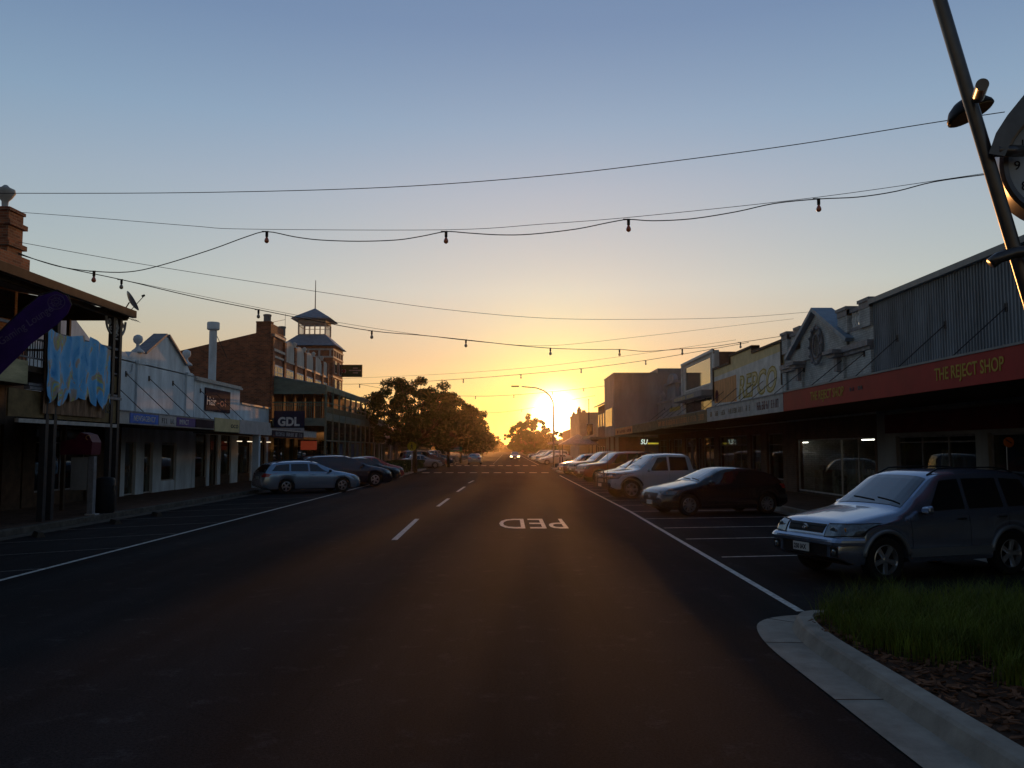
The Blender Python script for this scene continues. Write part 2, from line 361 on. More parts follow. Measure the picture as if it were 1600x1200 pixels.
bed=offs(outer,.61); m=MB(); m.add([(p[0],p[1],.125) for p in bed]+[(KR,-2,.125)],[tuple(range(len(bed)+1))]); struct('garden_bed',m,'soil')
def inbed(x,y,mg=.72):
    if x>KR-.1: return False
    lim=2.62+mg+ (.0 if y<9 else (y-9)**2*.25)
    ymax=10.15+(x-3.3)*.14 if x>3.3 else 9.6
    return x>lim and y<ymax
m=MB(); rnd=random.Random(3); n=0
while n<3600:
    x=rnd.uniform(3.2,6.8); y=rnd.uniform(3.6,9.8)
    if not inbed(x,y,.62): continue
    n+=1; L_=rnd.uniform(.02,.06); wd=rnd.uniform(.008,.022); a=rnd.uniform(0,6.28); tl=rnd.uniform(-.4,.4)
    c=Vector((x,y,.135+rnd.uniform(0,.02))); ux=Vector((math.cos(a),math.sin(a),tl)).normalized()*L_; uy=Vector((-math.sin(a),math.cos(a),rnd.uniform(-.5,.5))).normalized()*wd; uz=Vector((0,0,.006))
    m.add([c-ux-uy,c+ux-uy,c+ux*.8+uy,c-ux*.9+uy,c-ux-uy-uz,c+ux-uy-uz,c+ux*.8+uy-uz,c-ux*.9+uy-uz],[(0,1,2,3),(4,5,1,0),(5,6,2,1),(6,7,3,2),(7,4,0,3)])
tag(m.build('mulch','bark_chip'),'bark mulch scattered over the garden bed behind the concrete kerb','mulch',kind='stuff')
def blade(mb,x,y,z,h,rn,wd=.006):
    a=rn.uniform(0,6.28); ln=rn.uniform(.25,1.0)*h*.7; dx,dy=math.cos(a),math.sin(a); px,py=-dy*wd,dx*wd; v=[]
    for i in range(4):
        t=i/3; o=ln*t*t; zz=z+h*(t-.22*t*t*rn.uniform(.6,1.2)); w_=1-t*.9
        v+=[(x+dx*o-px*w_,y+dy*o-py*w_,zz),(x+dx*o+px*w_,y+dy*o+py*w_,zz)]
    mb.add(v,[(0,1,3,2),(2,3,5,4),(4,5,7,6)])
m=MB(); n=0
tufts=[]
while n<800:
    x=rnd.uniform(3.3,8.7); y=rnd.uniform(7.0,11.0)
    if not inbed(x,y,.8): continue
    edge=7.95-(x-3.4)*.45+rnd.uniform(-.25,.25)
    if y<edge: continue
    n+=1; tufts.append((x,y))
for x,y in tufts:
    h=rnd.uniform(.24,.50)
    for i in range(42): blade(m,x+rnd.gauss(0,.08),y+rnd.gauss(0,.08),.12,h*rnd.uniform(.5,1.2),rnd,.0036)
tag(m.build('grass','grass'),'long green grass filling the back of the kerbed garden bed','grass',kind='stuff')
for (x,y,h,lb) in ((4.05,7.0,.34,'small grass tuft growing alone in the mulch near the kerb'),(5.0,6.6,.30,'grass tuft in the mulch nearer the right edge of the photo')):
    m=MB()
    for i in range(150): blade(m,x+rnd.gauss(0,.07),y+rnd.gauss(0,.07),.12,h*rnd.uniform(.5,1.2),rnd,.004)
    tag(m.build('grass_tuft','grass'),lb,'plant')
# ------------------------------------------------ cars
def lerp(pts,x):
    if x<=pts[0][0]: return pts[0][1]
    for (a,b),(c,d_) in zip(pts,pts[1:]):
        if x<=c: return b+(d_-b)*(x-a)/(c-a)
    return pts[-1][1]
def srf(pts,x):   # smoothed
    return (lerp(pts,x-.05)+2*lerp(pts,x)+lerp(pts,x+.05))/4
def make_car(name,label,cat,S,group=None):
    root=thing(name,label,cat,(0,0,0),group); L,W,H=S['L'],S['W'],S['H']; top=S['top']; belt=S['belt']; sill=S['sill']
    wr=S['wr']; ax=(S['fo'],S['fo']+S['wb']); AR=wr+S.get('gap',.07); tum=S['tum']; hr=max(z for _,z in top)
    X=lambda s:L/2-s
    def wd(s):
        w=W/2
        if s<.6: w*=1-S.get('nose',.17)*(1-s/.6)**2.2
        if s>L-.5: w*=1-.12*(1-(L-s)/.5)**2.2
        return w
    def sect(s):
        zt=srf(top,s); zb=min(srf(belt,s),zt-.07); w=wd(s)
        zu=sill+.02+ (.10*(1-s/.25) if s<.25 else 0)+(.12*(1-(L-s)/.3) if s>L-.3 else 0)
        za=zu
        for a in ax:
            if abs(s-a)<AR: za=max(za,wr+math.sqrt(AR*AR-(s-a)**2))
        g=max(zt-zb,.01); k=min(1,g/.35)
        yt=w-.07-tum*(g/max(.3,hr-zb))*k
        c=.028*k+.03*(1-k)
        side=lambda t: za+(zb-za)*t
        return [(0,zu),(w-.30,zu),(w-.30,max(zu,za-.01)),(w-.025,za),(w-.002,side(.12) ),(w+.004,side(.40)),(w,side(.72)),(w-.03,side(.95)),(w-.055,zb+.012),
                (yt+.012*k,zt-.075*k-.02),(yt-.035,zt-.022*k-.008),(yt-.14,zt-.002),(yt*.62,zt+c*.65),(yt*.3,zt+c*.95),(0,zt+c)]
    ss=set([0,.015,.04,.08,.13,.2,.28,.36,.45,L-.36,L-.26,L-.17,L-.1,L-.05,L-.015,L])
    n=int(L/.075)
    for i in range(n+1): ss.add(L*i/n)
    for a in ax:
        for k in range(-8,9): ss.add(a+AR*math.sin(k/8*PI/2)*.999)
        ss.add(a-AR-.004); ss.add(a+AR+.004)
    ss=sorted(s for s in ss if 0<=s<=L); S2=[ss[0]]
    for s in ss[1:]:
        if s-S2[-1]>.006: S2.append(s)
    mb=MB(); npt=15
    for s in S2:
        p=sect(s)
        for y,z in p: mb.v.append(Vector((X(s),y,z)))
        for y,z in p[1:-1][::-1]: mb.v.append(Vector((X(s),-y,z)))
    m_=npt*2-2
    for i in range(len(S2)-1):
        for k in range(m_):
            a=i*m_+k; b=i*m_+(k+1)%m_; mb.f.append((a,a+m_,b+m_,b))
    mb.f.append(tuple(range(m_))); mb.f.append(tuple((len(S2)-1)*m_+k for k in range(m_-1,-1,-1)))
    body=mb.build('body',S['paint'],root,smooth='auto')
    bv=BVHTree.FromPolygons(mb.v,mb.f)
    def hit(o,dr):
        h=bv.ray_cast(Vector(o),Vector(dr)); return h[0],h[1]
    def patch(nm,pts,dr,m,parent=None,out=.006,rows=None):
        # pts: grid rows of ray origins
        g=[]
        for r in pts:
            q=[]
            for o in r:
                p,nn=hit(o,dr)
                if p is None: p=Vector(o)+Vector(dr)*.0; q.append(None); continue
                if nn.dot(Vector(dr))>0: nn=-nn
                q.append(p+nn*out)
            g.append(q)
        b=MB(); 
        for i in range(len(g)-1):
            for j in range(len(g[0])-1):
                c=[g[i][j],g[i][j+1],g[i+1][j+1],g[i+1][j]]
                if any(x is None for x in c): continue
                b.add(c,[(0,1,2,3)])
        if b.f: return b.build(nm,m,parent or root,smooth=True)
    def grid(a,b,c,d,nu=8,nv=5,f=None):   # corners a(0,0) b(1,0) c(1,1) d(0,1)
        a,b,c,d=map(Vector,(a,b,c,d)); out=[]
        for j in range(nv+1):
            t=j/nv; out.append([(a.lerp(d,t)).lerp(b.lerp(c,t),i/nu) for i in range(nu+1)])
        return out
    # windscreen, rear screen
    w0,w1=S['ws']; 
    def screen(nm,s0,s1,f=.90):
        rows=[]
        for j in range(9):
            s=s0+(s1-s0)*j/8; yt=sect(s)[10][0]-.03
            rows.append([(X(s),yt*f_*1.0,3) for f_ in [k/6*f for k in range(-6,7)]])
        return patch(nm,rows,(0,0,-1),'car_glass',out=.007)
    ws=screen('windscreen',w0,w1,.97)
    if S.get('rs'): 
        r0,r1=S['rs']
        if r1-r0>.3: screen('rear_window',r0,r1,.94)
        else:
            z0=lerp(top,r1)-.02; z1=lerp(top,r0)-.03; y=W/2-.2
            patch('rear_window',grid((-5,-y,z0),(-5,y,z0),(-5,y*.92,z1),(-5,-y*.92,z1),8,5),(1,0,0),'car_glass')
    # side windows
    for sd in (1,-1):
        for (sa,sb,ta,tb) in S['win']:       # bottom s from sa..sb, top s from ta..tb
            rows=[]
            for j in range(6):
                t=j/5; r=[]
                for i in range(13):
                    s=(sa+(sb-sa)*i/12)*(1-t)+(ta+(tb-ta)*i/12)*t
                    zb=srf(belt,s)+.045; zt=min(hr,srf(top,s))-.115; zt=max(zt,zb+.002)
                    r.append((X(s),3*sd,zb+(zt-zb)*t))
                rows.append(r)
            patch('side_window',rows,(0,-sd,0),'car_glass',out=.005)
        # door shut lines and handles
        b=MB()
        for s in S['doors']:
            for k in range(9):
                z0=sill+.10+(srf(belt,s)-sill-.12)*k/9; z1=sill+.10+(srf(belt,s)-sill-.12)*(k+1)/9
                p,_=hit((X(s),3*sd,z0),(0,-sd,0)); q,_=hit((X(s),3*sd,z1),(0,-sd,0))
                if p and q and abs(p.y)>W/2-.12 and abs(q.y)>W/2-.12: b.bar(p,q,.008,.006)
        if b.f: b.build('door_seam','black_plastic',root)
        for s in S['handles']:
            z=srf(belt,s)-.10; p,_=hit((X(s),3*sd,z),(0,-sd,0))
            if p: MB().box(p.x-.08,p.x+.08,p.y,p.y+sd*.03,z-.012,z+.014).build('door_handle',S.get('handle',S['paint']),root,bevel=.006)
        # mirror
        s=w0+.28; z=srf(belt,s)+.07; p,_=hit((X(s),3*sd,z-.05),(0,-sd,0)); y=p.y if p else sd*W/2
        b=MB(); b.prism([(y+sd*.05,z-.045),(y+sd*.22,z-.05),(y+sd*.245,z-.01),(y+sd*.235,z+.075),(y+sd*.20,z+.09),(y+sd*.06,z+.075),(y+sd*.04,z+.02)][::sd],'x',X(s)-.04,X(s)+.045)
        for v in b.v:
            if v.x>X(s): v.z=(v.z-z-.02)*.7+z+.02; v.y=(v.y-y-sd*.14)*.82+y+sd*.14
        mr=b.build('mirror',S.get('mirror',S['paint']),root,bevel=.02)
        MB().box(X(s)-.03,X(s)+.03,y-sd*.02,y+sd*.08,z-.05,z-.015).build('mirror_arm','black_plastic',mr)
    # lower sill trim
    zc=S.get('clad')
    if zc:
        for sd in (1,-1):
            a=ax[0]+AR+.03; b_=ax[1]-AR-.03
            patch('side_trim',grid((X(a),3*sd,sill+.10),(X(b_),3*sd,sill+.10),(X(b_),3*sd,zc),(X(a),3*sd,zc),10,2),(0,-sd,0),S.get('cladm','black_plastic'),out=.012)
    if S.get('flare'):
        for a in ax:
            for sd in (1,-1):
                pts=[]
                for k in range(0,21):
                    t=PI*(k/20); s=a-(AR+.02)*math.cos(t); z=wr+(AR+.02)*math.sin(t)
                    if z<sill+.1: continue
                    pts.append((X(s),sd*(wd(s)+.0),z))
                MB().tube(pts,.035,6).build('arch_flare',S['flare'],root,smooth=True)
    # front end
    F=S['front']
    def fp(nm,y0,y1,z0,z1,m,parent=None,out=.006,y0t=None,y1t=None,nu=8,z0b=None,z1b=None):
        y0t=y0 if y0t is None else y0t; y1t=y1 if y1t is None else y1t; z0b=z0 if z0b is None else z0b; z1b=z1 if z1b is None else z1b
        return patch(nm,grid((5,y0,z0),(5,y1,z0b),(5,y1t,z1b),(5,y0t,z1),nu,5),(-1,0,0),m,parent,out)
    if 'grille' in F:
        y,z0,z1=F['grille']; g=fp('grille',-y,y,z0,z1,'black_plastic',y0t=-y*1.08,y1t=y*1.08)
        if F.get('bars'):
            for i in range(F['bars']):
                z=z0+(z1-z0)*(i+.5)/F['bars']; pts=[]
                for k in range(-6,7):
                    p,_=hit((5,y*k/6,z),(-1,0,0))
                    if p: pts.append(p+Vector((.012,0,0)))
                if len(pts)>2: MB().tube(pts,.005,5).build('grille_bar',F.get('barm','chrome'),g)
        p,_=hit((5,0,(z0+z1)/2),(-1,0,0))
        if p and F.get('badge'):
            b=MB(); e=[(p.x+.022,.065*math.cos(t*PI/8),(z0+z1)/2+.045*math.sin(t*PI/8)) for t in range(17)]; b.tube(e,.007,6)
            e=[(p.x+.022,.022*math.cos(t*PI/8),(z0+z1)/2+.043*math.sin(t*PI/8)) for t in range(17)]; b.tube(e,.005,6)
            b.tube([(p.x+.022,.045*math.cos(t*PI/8),(z0+z1)/2+.018+.018*math.sin(t*PI/8)) for t in range(17)],.005,6); b.build('badge','chrome',g)
    if 'intake' in F:
        y,z0,z1=F['intake']; fp('lower_intake',-y,y,z0,z1,'black_plastic',out=.008)
    if 'lamp' in F:
        ya,yb,z0,z1,z2=F['lamp']    # inner y, outer y, z bottom, z top inner, z top outer
        for sd in (1,-1):
            fp('headlight_seal',sd*(ya-.018),sd*(yb+.012),z0-.018,z1+.018,'black_plastic',z0b=z0+.015,z1b=z2+.015,nu=12,out=.006)
            h=fp('headlight',sd*ya,sd*yb,z0,z1,F.get('lm','head_lens'),z0b=z0+.03,z1b=z2,nu=12,out=.010)
            if h:
                cy=sd*(ya*.62+yb*.38); cz=(z0+z1)/2+.005; p,_=hit((5,cy,cz),(-1,0,0))
                if p: MB().lathe([(.02,0),(.062,.006),(.064,.010),(.045,.004),(.02,.006)],(p.x+.008,cy,cz),16,(1,0,0)).build('reflector','head_lens',h,smooth=True)
                cy=sd*(ya*.25+yb*.75); p,_=hit((5,cy,cz+.02),(-1,0,0))
                if p: MB().lathe([(.01,0),(.035,.010),(.03,.014)],(p.x+.0,cy,cz+.02),12,(1,0,0)).build('indicator','amber_lens',h,smooth=True)
    if 'fog' in F:
        ya,yb,z0,z1=F['fog']
        for sd in (1,-1):
            f_=fp('fog_lamp',sd*ya,sd*yb,z0,z1,'black_plastic',out=.008); cy=sd*(ya+yb)/2; p,_=hit((5,cy,(z0+z1)/2),(-1,0,0))
            if p and f_: MB().lathe([(.02,0),(.05,.012),(.045,.02)],(p.x+.0,cy,(z0+z1)/2),14,(1,0,0)).build('lens','head_lens',f_,smooth=True)
    if F.get('bumper'):       # bulged bumper bar
        z0,z1=F['bumper']; b=MB(); rows=[]
        for z,o in ((z0,.0),(z0+.02,.05),((z0+z1)/2,.06),(z1-.03,.055),(z1,.03),(z1+.01,-.01)):
            r=[]
            for k in range(-14,15):
                y=k/14*(W/2-.005); p,_=hit((5,y*.985,z),(-1,0,0))
                if p is None: p=Vector((X(.3),y,z))
                if abs(k)==14: p=Vector((X(ax[0]-AR-.02),y*1.0,z))
                r.append(p+Vector((o if abs(k)<14 else 0,(o*.4 if k>10 else -o*.4 if k<-10 else 0),0)))
            rows.append(r)
        for i in range(len(rows)-1):
            for j in range(28): b.add([rows[i][j],rows[i][j+1],rows[i+1][j+1],rows[i+1][j]],[(0,1,2,3)])
        b.build('bumper',S.get('bumperm',S['paint']),root,smooth=True)
    pz=F.get('plate',.45); p,_=hit((5,0,pz),(-1,0,0)); px=(p.x if p else X(0))+F.get('plx',.07)
    pl=MB().box(px,px+.012,-.186,.186,pz-.065,pz+.065).build('number_plate','plate',root)
    if F.get('pt'): text('plate_characters',F['pt'],.10,(px+.014,-.165,pz-.036),(0,1,0),(0,0,1),'ink',pl,ext=.001,sx=.84,bold=.003)
    # rear end
    Rr=S['rear']; ya,yb,z0,z1=Rr['lamp']
    for sd in (1,-1):
        patch('tail_light',grid((-5,sd*ya,z0),(-5,sd*yb,z0),(-5,sd*yb,z1),(-5,sd*ya,z1),8,5),(1,0,0),'tail_lens',out=.012)
        p,_=hit((X(L-.10),3*sd,(z0+z1)/2),(0,-sd,0))
        if Rr.get('wrap'): patch('tail_light',grid((X(L-.02),3*sd,z0),(X(L-Rr['wrap']),3*sd,z0+.03),(X(L-Rr['wrap']*.8),3*sd,z1),(X(L-.05),3*sd,z1),6,4),(0,-sd,0),'tail_lens',out=.008)
    p,_=hit((-5,0,Rr.get('plate',.75)),(1,0,0))
    if p: MB().box(p.x-.014,p.x-.002,-.186,.186,Rr.get('plate',.75)-.06,Rr.get('plate',.75)+.06).build('number_plate','plate',root)
    # wipers
    for yo in (-.02,.52):
        pts=[]
        for k in range(8):
            y=yo+ -(k/7)*.52+.12; s=w0+.03+.10*k/7*.6+.02; p,_=hit((X(s),y,3),(0,0,-1))
            if p: pts.append(p+Vector((0,0,.018)))
        if len(pts)>2: MB().tube(pts,.009,5).build('wiper','black_plastic',root)
    if S.get('rails'):
        a,b_=S['rails']
        for sd in (1,-1):
            pts=[]
            for k in range(9):
                s=a+(b_-a)*k/8; y=sect(s)[11][0]; pts.append((X(s),sd*y,srf(top,s)+(.055 if 0<k<8 else .0)))
            MB().tube(pts,.014,6).build('roof_rail','black_plastic',root,smooth=True)
    if S.get('extra'): S['extra'](root,X,hit)
    # wheels
    wb=MB(); T=.105; c=(0,0,0)
    wb.lathe([(wr*.62,-T*.8),(wr*.70,-T),(wr*.93,-T),(wr*.985,-T*.8),(wr,-T*.4),(wr,T*.4),(wr*.985,T*.8),(wr*.93,T),(wr*.70,T),(wr*.62,T*.8)],c,36,(0,1,0),caps=False)
    ty=wb.build('wheel','tyre',root,smooth='auto'); rb=MB()
    r1=wr*.645; rb.lathe([(r1,.02),(r1+.012,.09),(r1-.012,.098),(r1-.02,.05),(r1-.025,.01)],c,32,(0,1,0),caps=False)
    rb.lathe([(.05,.055),(.055,.082),(.03,.09)],c,14,(0,1,0))
    ns=S.get('spokes',5)
    for k in range(ns):
        t=2*PI*k/ns; dv=Vector((math.cos(t),0,math.sin(t))); pv=Vector((-math.sin(t),0,math.cos(t)))
        w1_,w2_=(.032,.045) if ns<8 else (.018,.026)
        a=dv*.03; b2=dv*(r1-.012); 
        rb.add([a-pv*w1_+Vector((0,.055,0)),a+pv*w1_+Vector((0,.055,0)),b2+pv*w2_+Vector((0,.05,0)),b2-pv*w2_+Vector((0,.05,0)),
                a-pv*w1_*.7+Vector((0,.085,0)),a+pv*w1_*.7+Vector((0,.085,0)),b2+pv*w2_*.7+Vector((0,.082,0)),b2-pv*w2_*.7+Vector((0,.082,0))],
               [(4,5,6,7),(0,1,5,4),(1,2,6,5),(2,3,7,6),(3,0,4,7)])
    OFF[ty.name]=Vector((0,0,0)); rim=rb.build('rim',S.get('rimm','rim'),ty)
    db=MB().lathe([(.02,.01),(r1,.012),(r1,.02),(.02,.02)],c,24,(0,1,0)); disc=db.build('hub','black_plastic',ty)
    first=True
    for a in ax:
        for sd in (1,-1):
            if first: o=ty; first=False
            else:
                o=ty.copy(); col.objects.link(o); o.parent=root
                for ch in (rim,disc): c2=ch.copy(); col.objects.link(c2); c2.parent=o
            o.location=(X(a),sd*(W/2-.125),wr); o.rotation_euler=(0,random.uniform(0,1),0 if sd>0 else PI)
    # underside box hides see-through
    MB().box(X(L-.35),X(.35),-W/2+.32,W/2-.32,sill-.02,sill+.04).build('underbody','black_plastic',root)
    return root
def put(car,x,y,deg,z=0): car.location=(x,y,z); car.rotation_euler=(0,0,R(deg))
SUV=dict(L=4.2,W=1.74,H=1.69,wb=2.49,fo=.82,wr=.345,gap=.06,sill=.27,tum=.14,nose=.12,
  top=[(0,.60),(.03,.76),(.10,.86),(.22,.91),(.75,1.00),(1.12,1.06),(1.22,1.10),(1.50,1.30),(1.86,1.56),(2.05,1.625),(2.5,1.65),(3.3,1.65),(3.75,1.62),(3.90,1.57),(4.0,1.35),(4.1,1.05),(4.18,.98),(4.2,.6)],
  belt=[(0,.70),(.2,.80),(1.1,.97),(2.2,1.02),(4.2,1.06)],ws=(1.24,1.86),rs=(3.92,4.08),
  win=[(1.66,2.42,2.02,2.40),(2.50,3.22,2.48,3.18),(3.32,3.86,3.27,3.72)],doors=[1.30,2.46,3.26],handles=[2.30,3.12],
  paint=paint('silver_blue',(.30,.36,.47),.8,.24),handle='black_plastic',clad=.50,cladm=paint('grey_lower',(.16,.18,.20),.3,.45),flare=paint('grey_lower',(.16,.18,.20),.3,.45),
  front=dict(grille=(.40,.73,.86),bars=2,barm='black_plastic',badge=True,lamp=(.47,.85,.69,.86,.88),intake=(.52,.36,.56),fog=(.60,.76,.40,.54),bumper=(.56,.68),plate=.50,plx=.055,pt='250 IAX'),
  rear=dict(lamp=(.70,.84,.85,1.25),plate=.80,wrap=.2),rails=(1.95,3.75),spokes=5)
HATCH=dict(L=4.35,W=1.79,H=1.46,wb=2.7,fo=.88,wr=.33,gap=.05,sill=.20,tum=.20,nose=.20,
  top=[(0,.50),(.03,.64),(.12,.74),(.30,.82),(.8,.92),(1.15,.985),(1.25,1.00),(1.6,1.17),(2.05,1.37),(2.3,1.425),(2.7,1.43),(3.3,1.38),(3.7,1.28),(3.95,1.18),(4.15,1.0),(4.3,.93),(4.35,.6)],
  belt=[(0,.60),(.3,.72),(1.1,.90),(2.2,.93),(4.3,1.0)],ws=(1.28,2.02),rs=(3.68,4.12),
  win=[(1.62,2.48,2.10,2.48),(2.56,3.40,2.56,3.25)],doors=[1.32,2.52,3.36],handles=[2.36,3.22],
  paint=paint('black',(.010,.011,.014),0,.25),
  front=dict(grille=(.42,.46,.68),bars=0,badge=True,lamp=(.46,.86,.62,.71,.76),intake=(.6,.26,.36),plate=.40,plx=.015),
  rear=dict(lamp=(.5,.86,.80,.93),plate=.62,wrap=.25),spokes=10,rimm='rim')
SMALL=dict(HATCH,L=4.1,paint=paint('silver',(.26,.26,.26),.7,.3),spokes=6,
  top=[(0,.52),(.03,.66),(.12,.77),(.30,.86),(.8,.96),(1.0,1.0),(1.1,1.02),(1.5,1.23),(1.9,1.44),(2.1,1.50),(2.6,1.52),(3.3,1.49),(3.6,1.42),(3.85,1.2),(4.0,1.0),(4.08,.93),(4.1,.6)],
  ws=(1.13,1.88),rs=(3.62,3.92),wb=2.55,fo=.80,W=1.70,win=[(1.45,2.32,1.95,2.32),(2.4,3.3,2.4,3.2)],doors=[1.2,2.36,3.2],handles=[2.2,3.05])
WAGON=dict(L=4.68,W=1.81,H=1.49,wb=2.68,fo=.93,wr=.33,gap=.05,sill=.20,tum=.18,nose=.2,
  top=[(0,.50),(.03,.64),(.12,.74),(.30,.82),(.8,.93),(1.15,.985),(1.28,1.01),(1.65,1.19),(2.1,1.39),(2.35,1.44),(2.8,1.46),(3.6,1.44),(4.1,1.39),(4.3,1.30),(4.5,1.08),(4.6,.98),(4.66,.85),(4.68,.6)],
  belt=[(0,.60),(.3,.72),(1.2,.90),(2.2,.94),(4.4,.99)],ws=(1.31,2.07),rs=(4.28,4.56),
  win=[(1.66,2.50,2.14,2.50),(2.58,3.40,2.58,3.36),(3.48,4.28,3.44,4.05)],doors=[1.36,2.54,3.42],handles=[2.38,3.26],
  paint=paint('ice_blue',(.34,.45,.57),.7,.26),mirror='black_plastic',rails=(2.3,4.0),
  front=dict(grille=(.40,.56,.70),bars=4,badge=False,lamp=(.44,.86,.58,.70,.75),intake=(.6,.26,.42),plate=.46,plx=.015),
  rear=dict(lamp=(.55,.88,.76,.92),plate=.72,wrap=.30),spokes=5)
BIG=dict(L=4.9,W=1.92,H=1.86,wb=2.85,fo=.9,wr=.385,gap=.07,sill=.33,tum=.13,nose=.10,
  top=[(0,.75),(.03,.92),(.10,1.03),(.25,1.09),(1.1,1.17),(1.35,1.20),(1.45,1.24),(1.75,1.50),(2.05,1.74),(2.25,1.80),(2.8,1.84),(4.2,1.83),(4.5,1.80),(4.65,1.70),(4.78,1.2),(4.86,1.1),(4.9,.7)],
  belt=[(0,.86),(.3,.98),(1.3,1.12),(4.9,1.18)],ws=(1.48,2.05),rs=(4.62,4.80),
  win=[(1.78,2.72,2.18,2.70),(2.80,3.66,2.80,3.62),(3.76,4.52,3.72,4.46)],doors=[1.45,2.76,3.70],handles=[2.6,3.5],
  paint=paint('maroon',(.12,.022,.02),.35,.3),clad=.6,flare=None,
  front=dict(grille=(.50,.80,1.0),bars=4,badge=False,lamp=(.56,.90,.82,1.0,1.0),intake=(.6,.42,.6),bumper=(.50,.74),plate=.62,plx=.065),
  rear=dict(lamp=(.80,.92,.9,1.3),plate=.9,wrap=.2),spokes=6)
def ute_extra(root,X,hit):
    # bull bar and open tray
    x=X(0)+.06; b=MB()
    for z in (.62,.86,1.02): b.tube([(x-.25,-.86,z),(x+.02,-.72,z),(x+.08,0,z),(x+.02,.72,z),(x-.25,.86,z)],.03,8)
    for y in (-.68,-.38,.38,.68): b.tube([(x+.05,y,.5),(x+.06,y,1.04)],.03,8)
    b.tube([(x+.06,-.38,1.02),(x+.05,-.25,1.16),(x+.05,.25,1.16),(x+.06,.38,1.02)],.03,8)
    b.build('bull_bar','black_plastic',root,smooth=True)
    MB().box(x-.04,x+.06,-.9,.9,.42,.62).build('bumper','black_plastic',root,bevel=.02)
    an=MB().tube([(x,.62,1.0),(x-.02,.62,2.0)],.008,5).build('aerial','black_plastic',root)
    sn=MB().tube([(X(1.25),-.97,.98),(X(1.45),-.99,1.25),(X(1.85),-.88,1.72),(X(1.85),-.88,1.86)],.04,8).build('snorkel','black_plastic',root,smooth=True)
    MB().box(X(5.15),X(3.72),-.74,.74,1.085,1.12).build('tray_cover','black_plastic',root)
UTE=dict(L=5.2,W=1.83,H=1.81,wb=3.08,fo=.88,wr=.39,gap=.09,sill=.38,tum=.14,nose=.10,
  top=[(0,.72),(.03,.88),(.10,1.0),(.25,1.06),(1.0,1.14),(1.2,1.17),(1.3,1.21),(1.62,1.46),(1.95,1.72),(2.12,1.78),(2.6,1.81),(3.3,1.79),(3.5,1.73),(3.62,1.12),(3.75,1.09),(5.15,1.09),(5.2,.7)],
  belt=[(0,.84),(.3,.96),(1.2,1.08),(3.6,1.10),(5.2,1.08)],ws=(1.33,1.96),rs=(3.5,3.6),
  win=[(1.64,2.48,2.06,2.46),(2.56,3.38,2.56,3.30)],doors=[1.35,2.52,3.46],handles=[2.36,3.30],
  paint=paint('white',(.46,.48,.50),0,.25),flare='black_plastic',
  front=dict(grille=(.42,.80,.98),bars=3,badge=False,lamp=(.50,.88,.80,.98,1.02),intake=(.5,.5,.66),plate=.56,plx=.16),
  rear=dict(lamp=(.78,.90,.7,1.05),plate=.6),spokes=6,extra=ute_extra)
SEDAN=dict(HATCH,L=4.6,top=[(0,.50),(.03,.66),(.12,.76),(.30,.84),(.8,.93),(1.15,.985),(1.25,1.00),(1.6,1.18),(2.0,1.38),(2.25,1.43),(2.8,1.44),(3.1,1.41),(3.4,1.28),(3.75,1.07),(3.95,1.03),(4.4,1.0),(4.55,.93),(4.6,.6)],
  rs=(3.15,3.72),win=[(1.62,2.42,2.08,2.42),(2.5,3.3,2.5,3.05)],doors=[1.32,2.46,3.2],handles=[2.3,3.1],paint=paint('pale_silver',(.30,.31,.31),.5,.3),spokes=6,
  belt=[(0,.60),(.3,.72),(1.1,.90),(2.2,.93),(3.9,.97),(4.6,.93)],rear=dict(lamp=(.42,.84,.78,.93),plate=.68,wrap=.2))
GR='cars parked nose out on the right kerb'; GL_='cars parked nose out on the left kerb'
rav=make_car('parked_car','silver blue small SUV with roof rails parked beside the garden bed','car',SUV,GR)
maz=make_car('parked_car','glossy black hatchback between the silver SUV and the white ute','car',HATCH,GR)
ute=make_car('parked_ute','white dual cab ute with black bull bar, aerial and snorkel','ute',UTE,GR)
sml=make_car('parked_car','small silver hatchback just beyond the white ute','car',SMALL,GR)
big=make_car('parked_car','tall maroon wagon beyond the small silver hatchback','car',BIG,GR)
wag=make_car('parked_car','ice blue station wagon, nearest car on the left kerb','car',WAGON,GL_)
sed=make_car('moving_car','pale silver sedan seen from behind driving away in the left lane','car',SEDAN)
put(rav,6.62,14.2,180+19); put(maz,6.45,27.1,180+17); put(ute,6.45,35.9,180+14); put(sml,6.7,44.4,180+14); put(big,6.75,52.6,180+14)
put(wag,-9.35,40.3,33); put(sed,-4.3,114,90)
S_=lambda c:{SUV['paint']:c,HATCH['paint']:c,SMALL['paint']:c,BIG['paint']:c,WAGON['paint']:c,SEDAN['paint']:c}
gold=paint('champagne',(.22,.17,.11),.5,.3); dk=paint('dark_blue',(.02,.025,.045),.3,.25); dgr=paint('dark_grey',(.05,.05,.055),.4,.25); red=paint('red',(.30,.02,.015),.2,.3); wht=UTE['paint']; plum=paint('plum',(.12,.05,.06),.4,.3); bl2=paint('steel',(.10,.13,.17),.5,.25)
dup(big,(6.85,61.0,0),R(194),'champagne wagon half hidden behind the maroon wagon',GR,swap=S_(gold))
dup(rav,(6.2,68.8,0),R(194),'plum coloured SUV with rounded nose, last before the crossing on the right',GR,.98,swap=S_(plum))
dup(wag,(-9.0,46.4,0),R(33),'large dark blue wagon behind the ice blue one',GL_,1.14,swap={**S_(dk),MATS['paint_grey_lower']:dk})
dup(maz,(-8.9,52.6,0),R(33),'dark grey hatchback beyond the large dark blue wagon',GL_,1.05,swap=S_(dgr))
dup(sml,(-9.0,57.2,0),R(33),'small red hatchback beside the hedge',GL_,swap=S_(red))
oc=dup(sml,(1.35,158,0),R(270),'dark car coming towards the camera with both headlights on',swap=S_(dgr)); oc['category']='car'
lamp=emit('headlight_glow',(1,.75,.45),14)
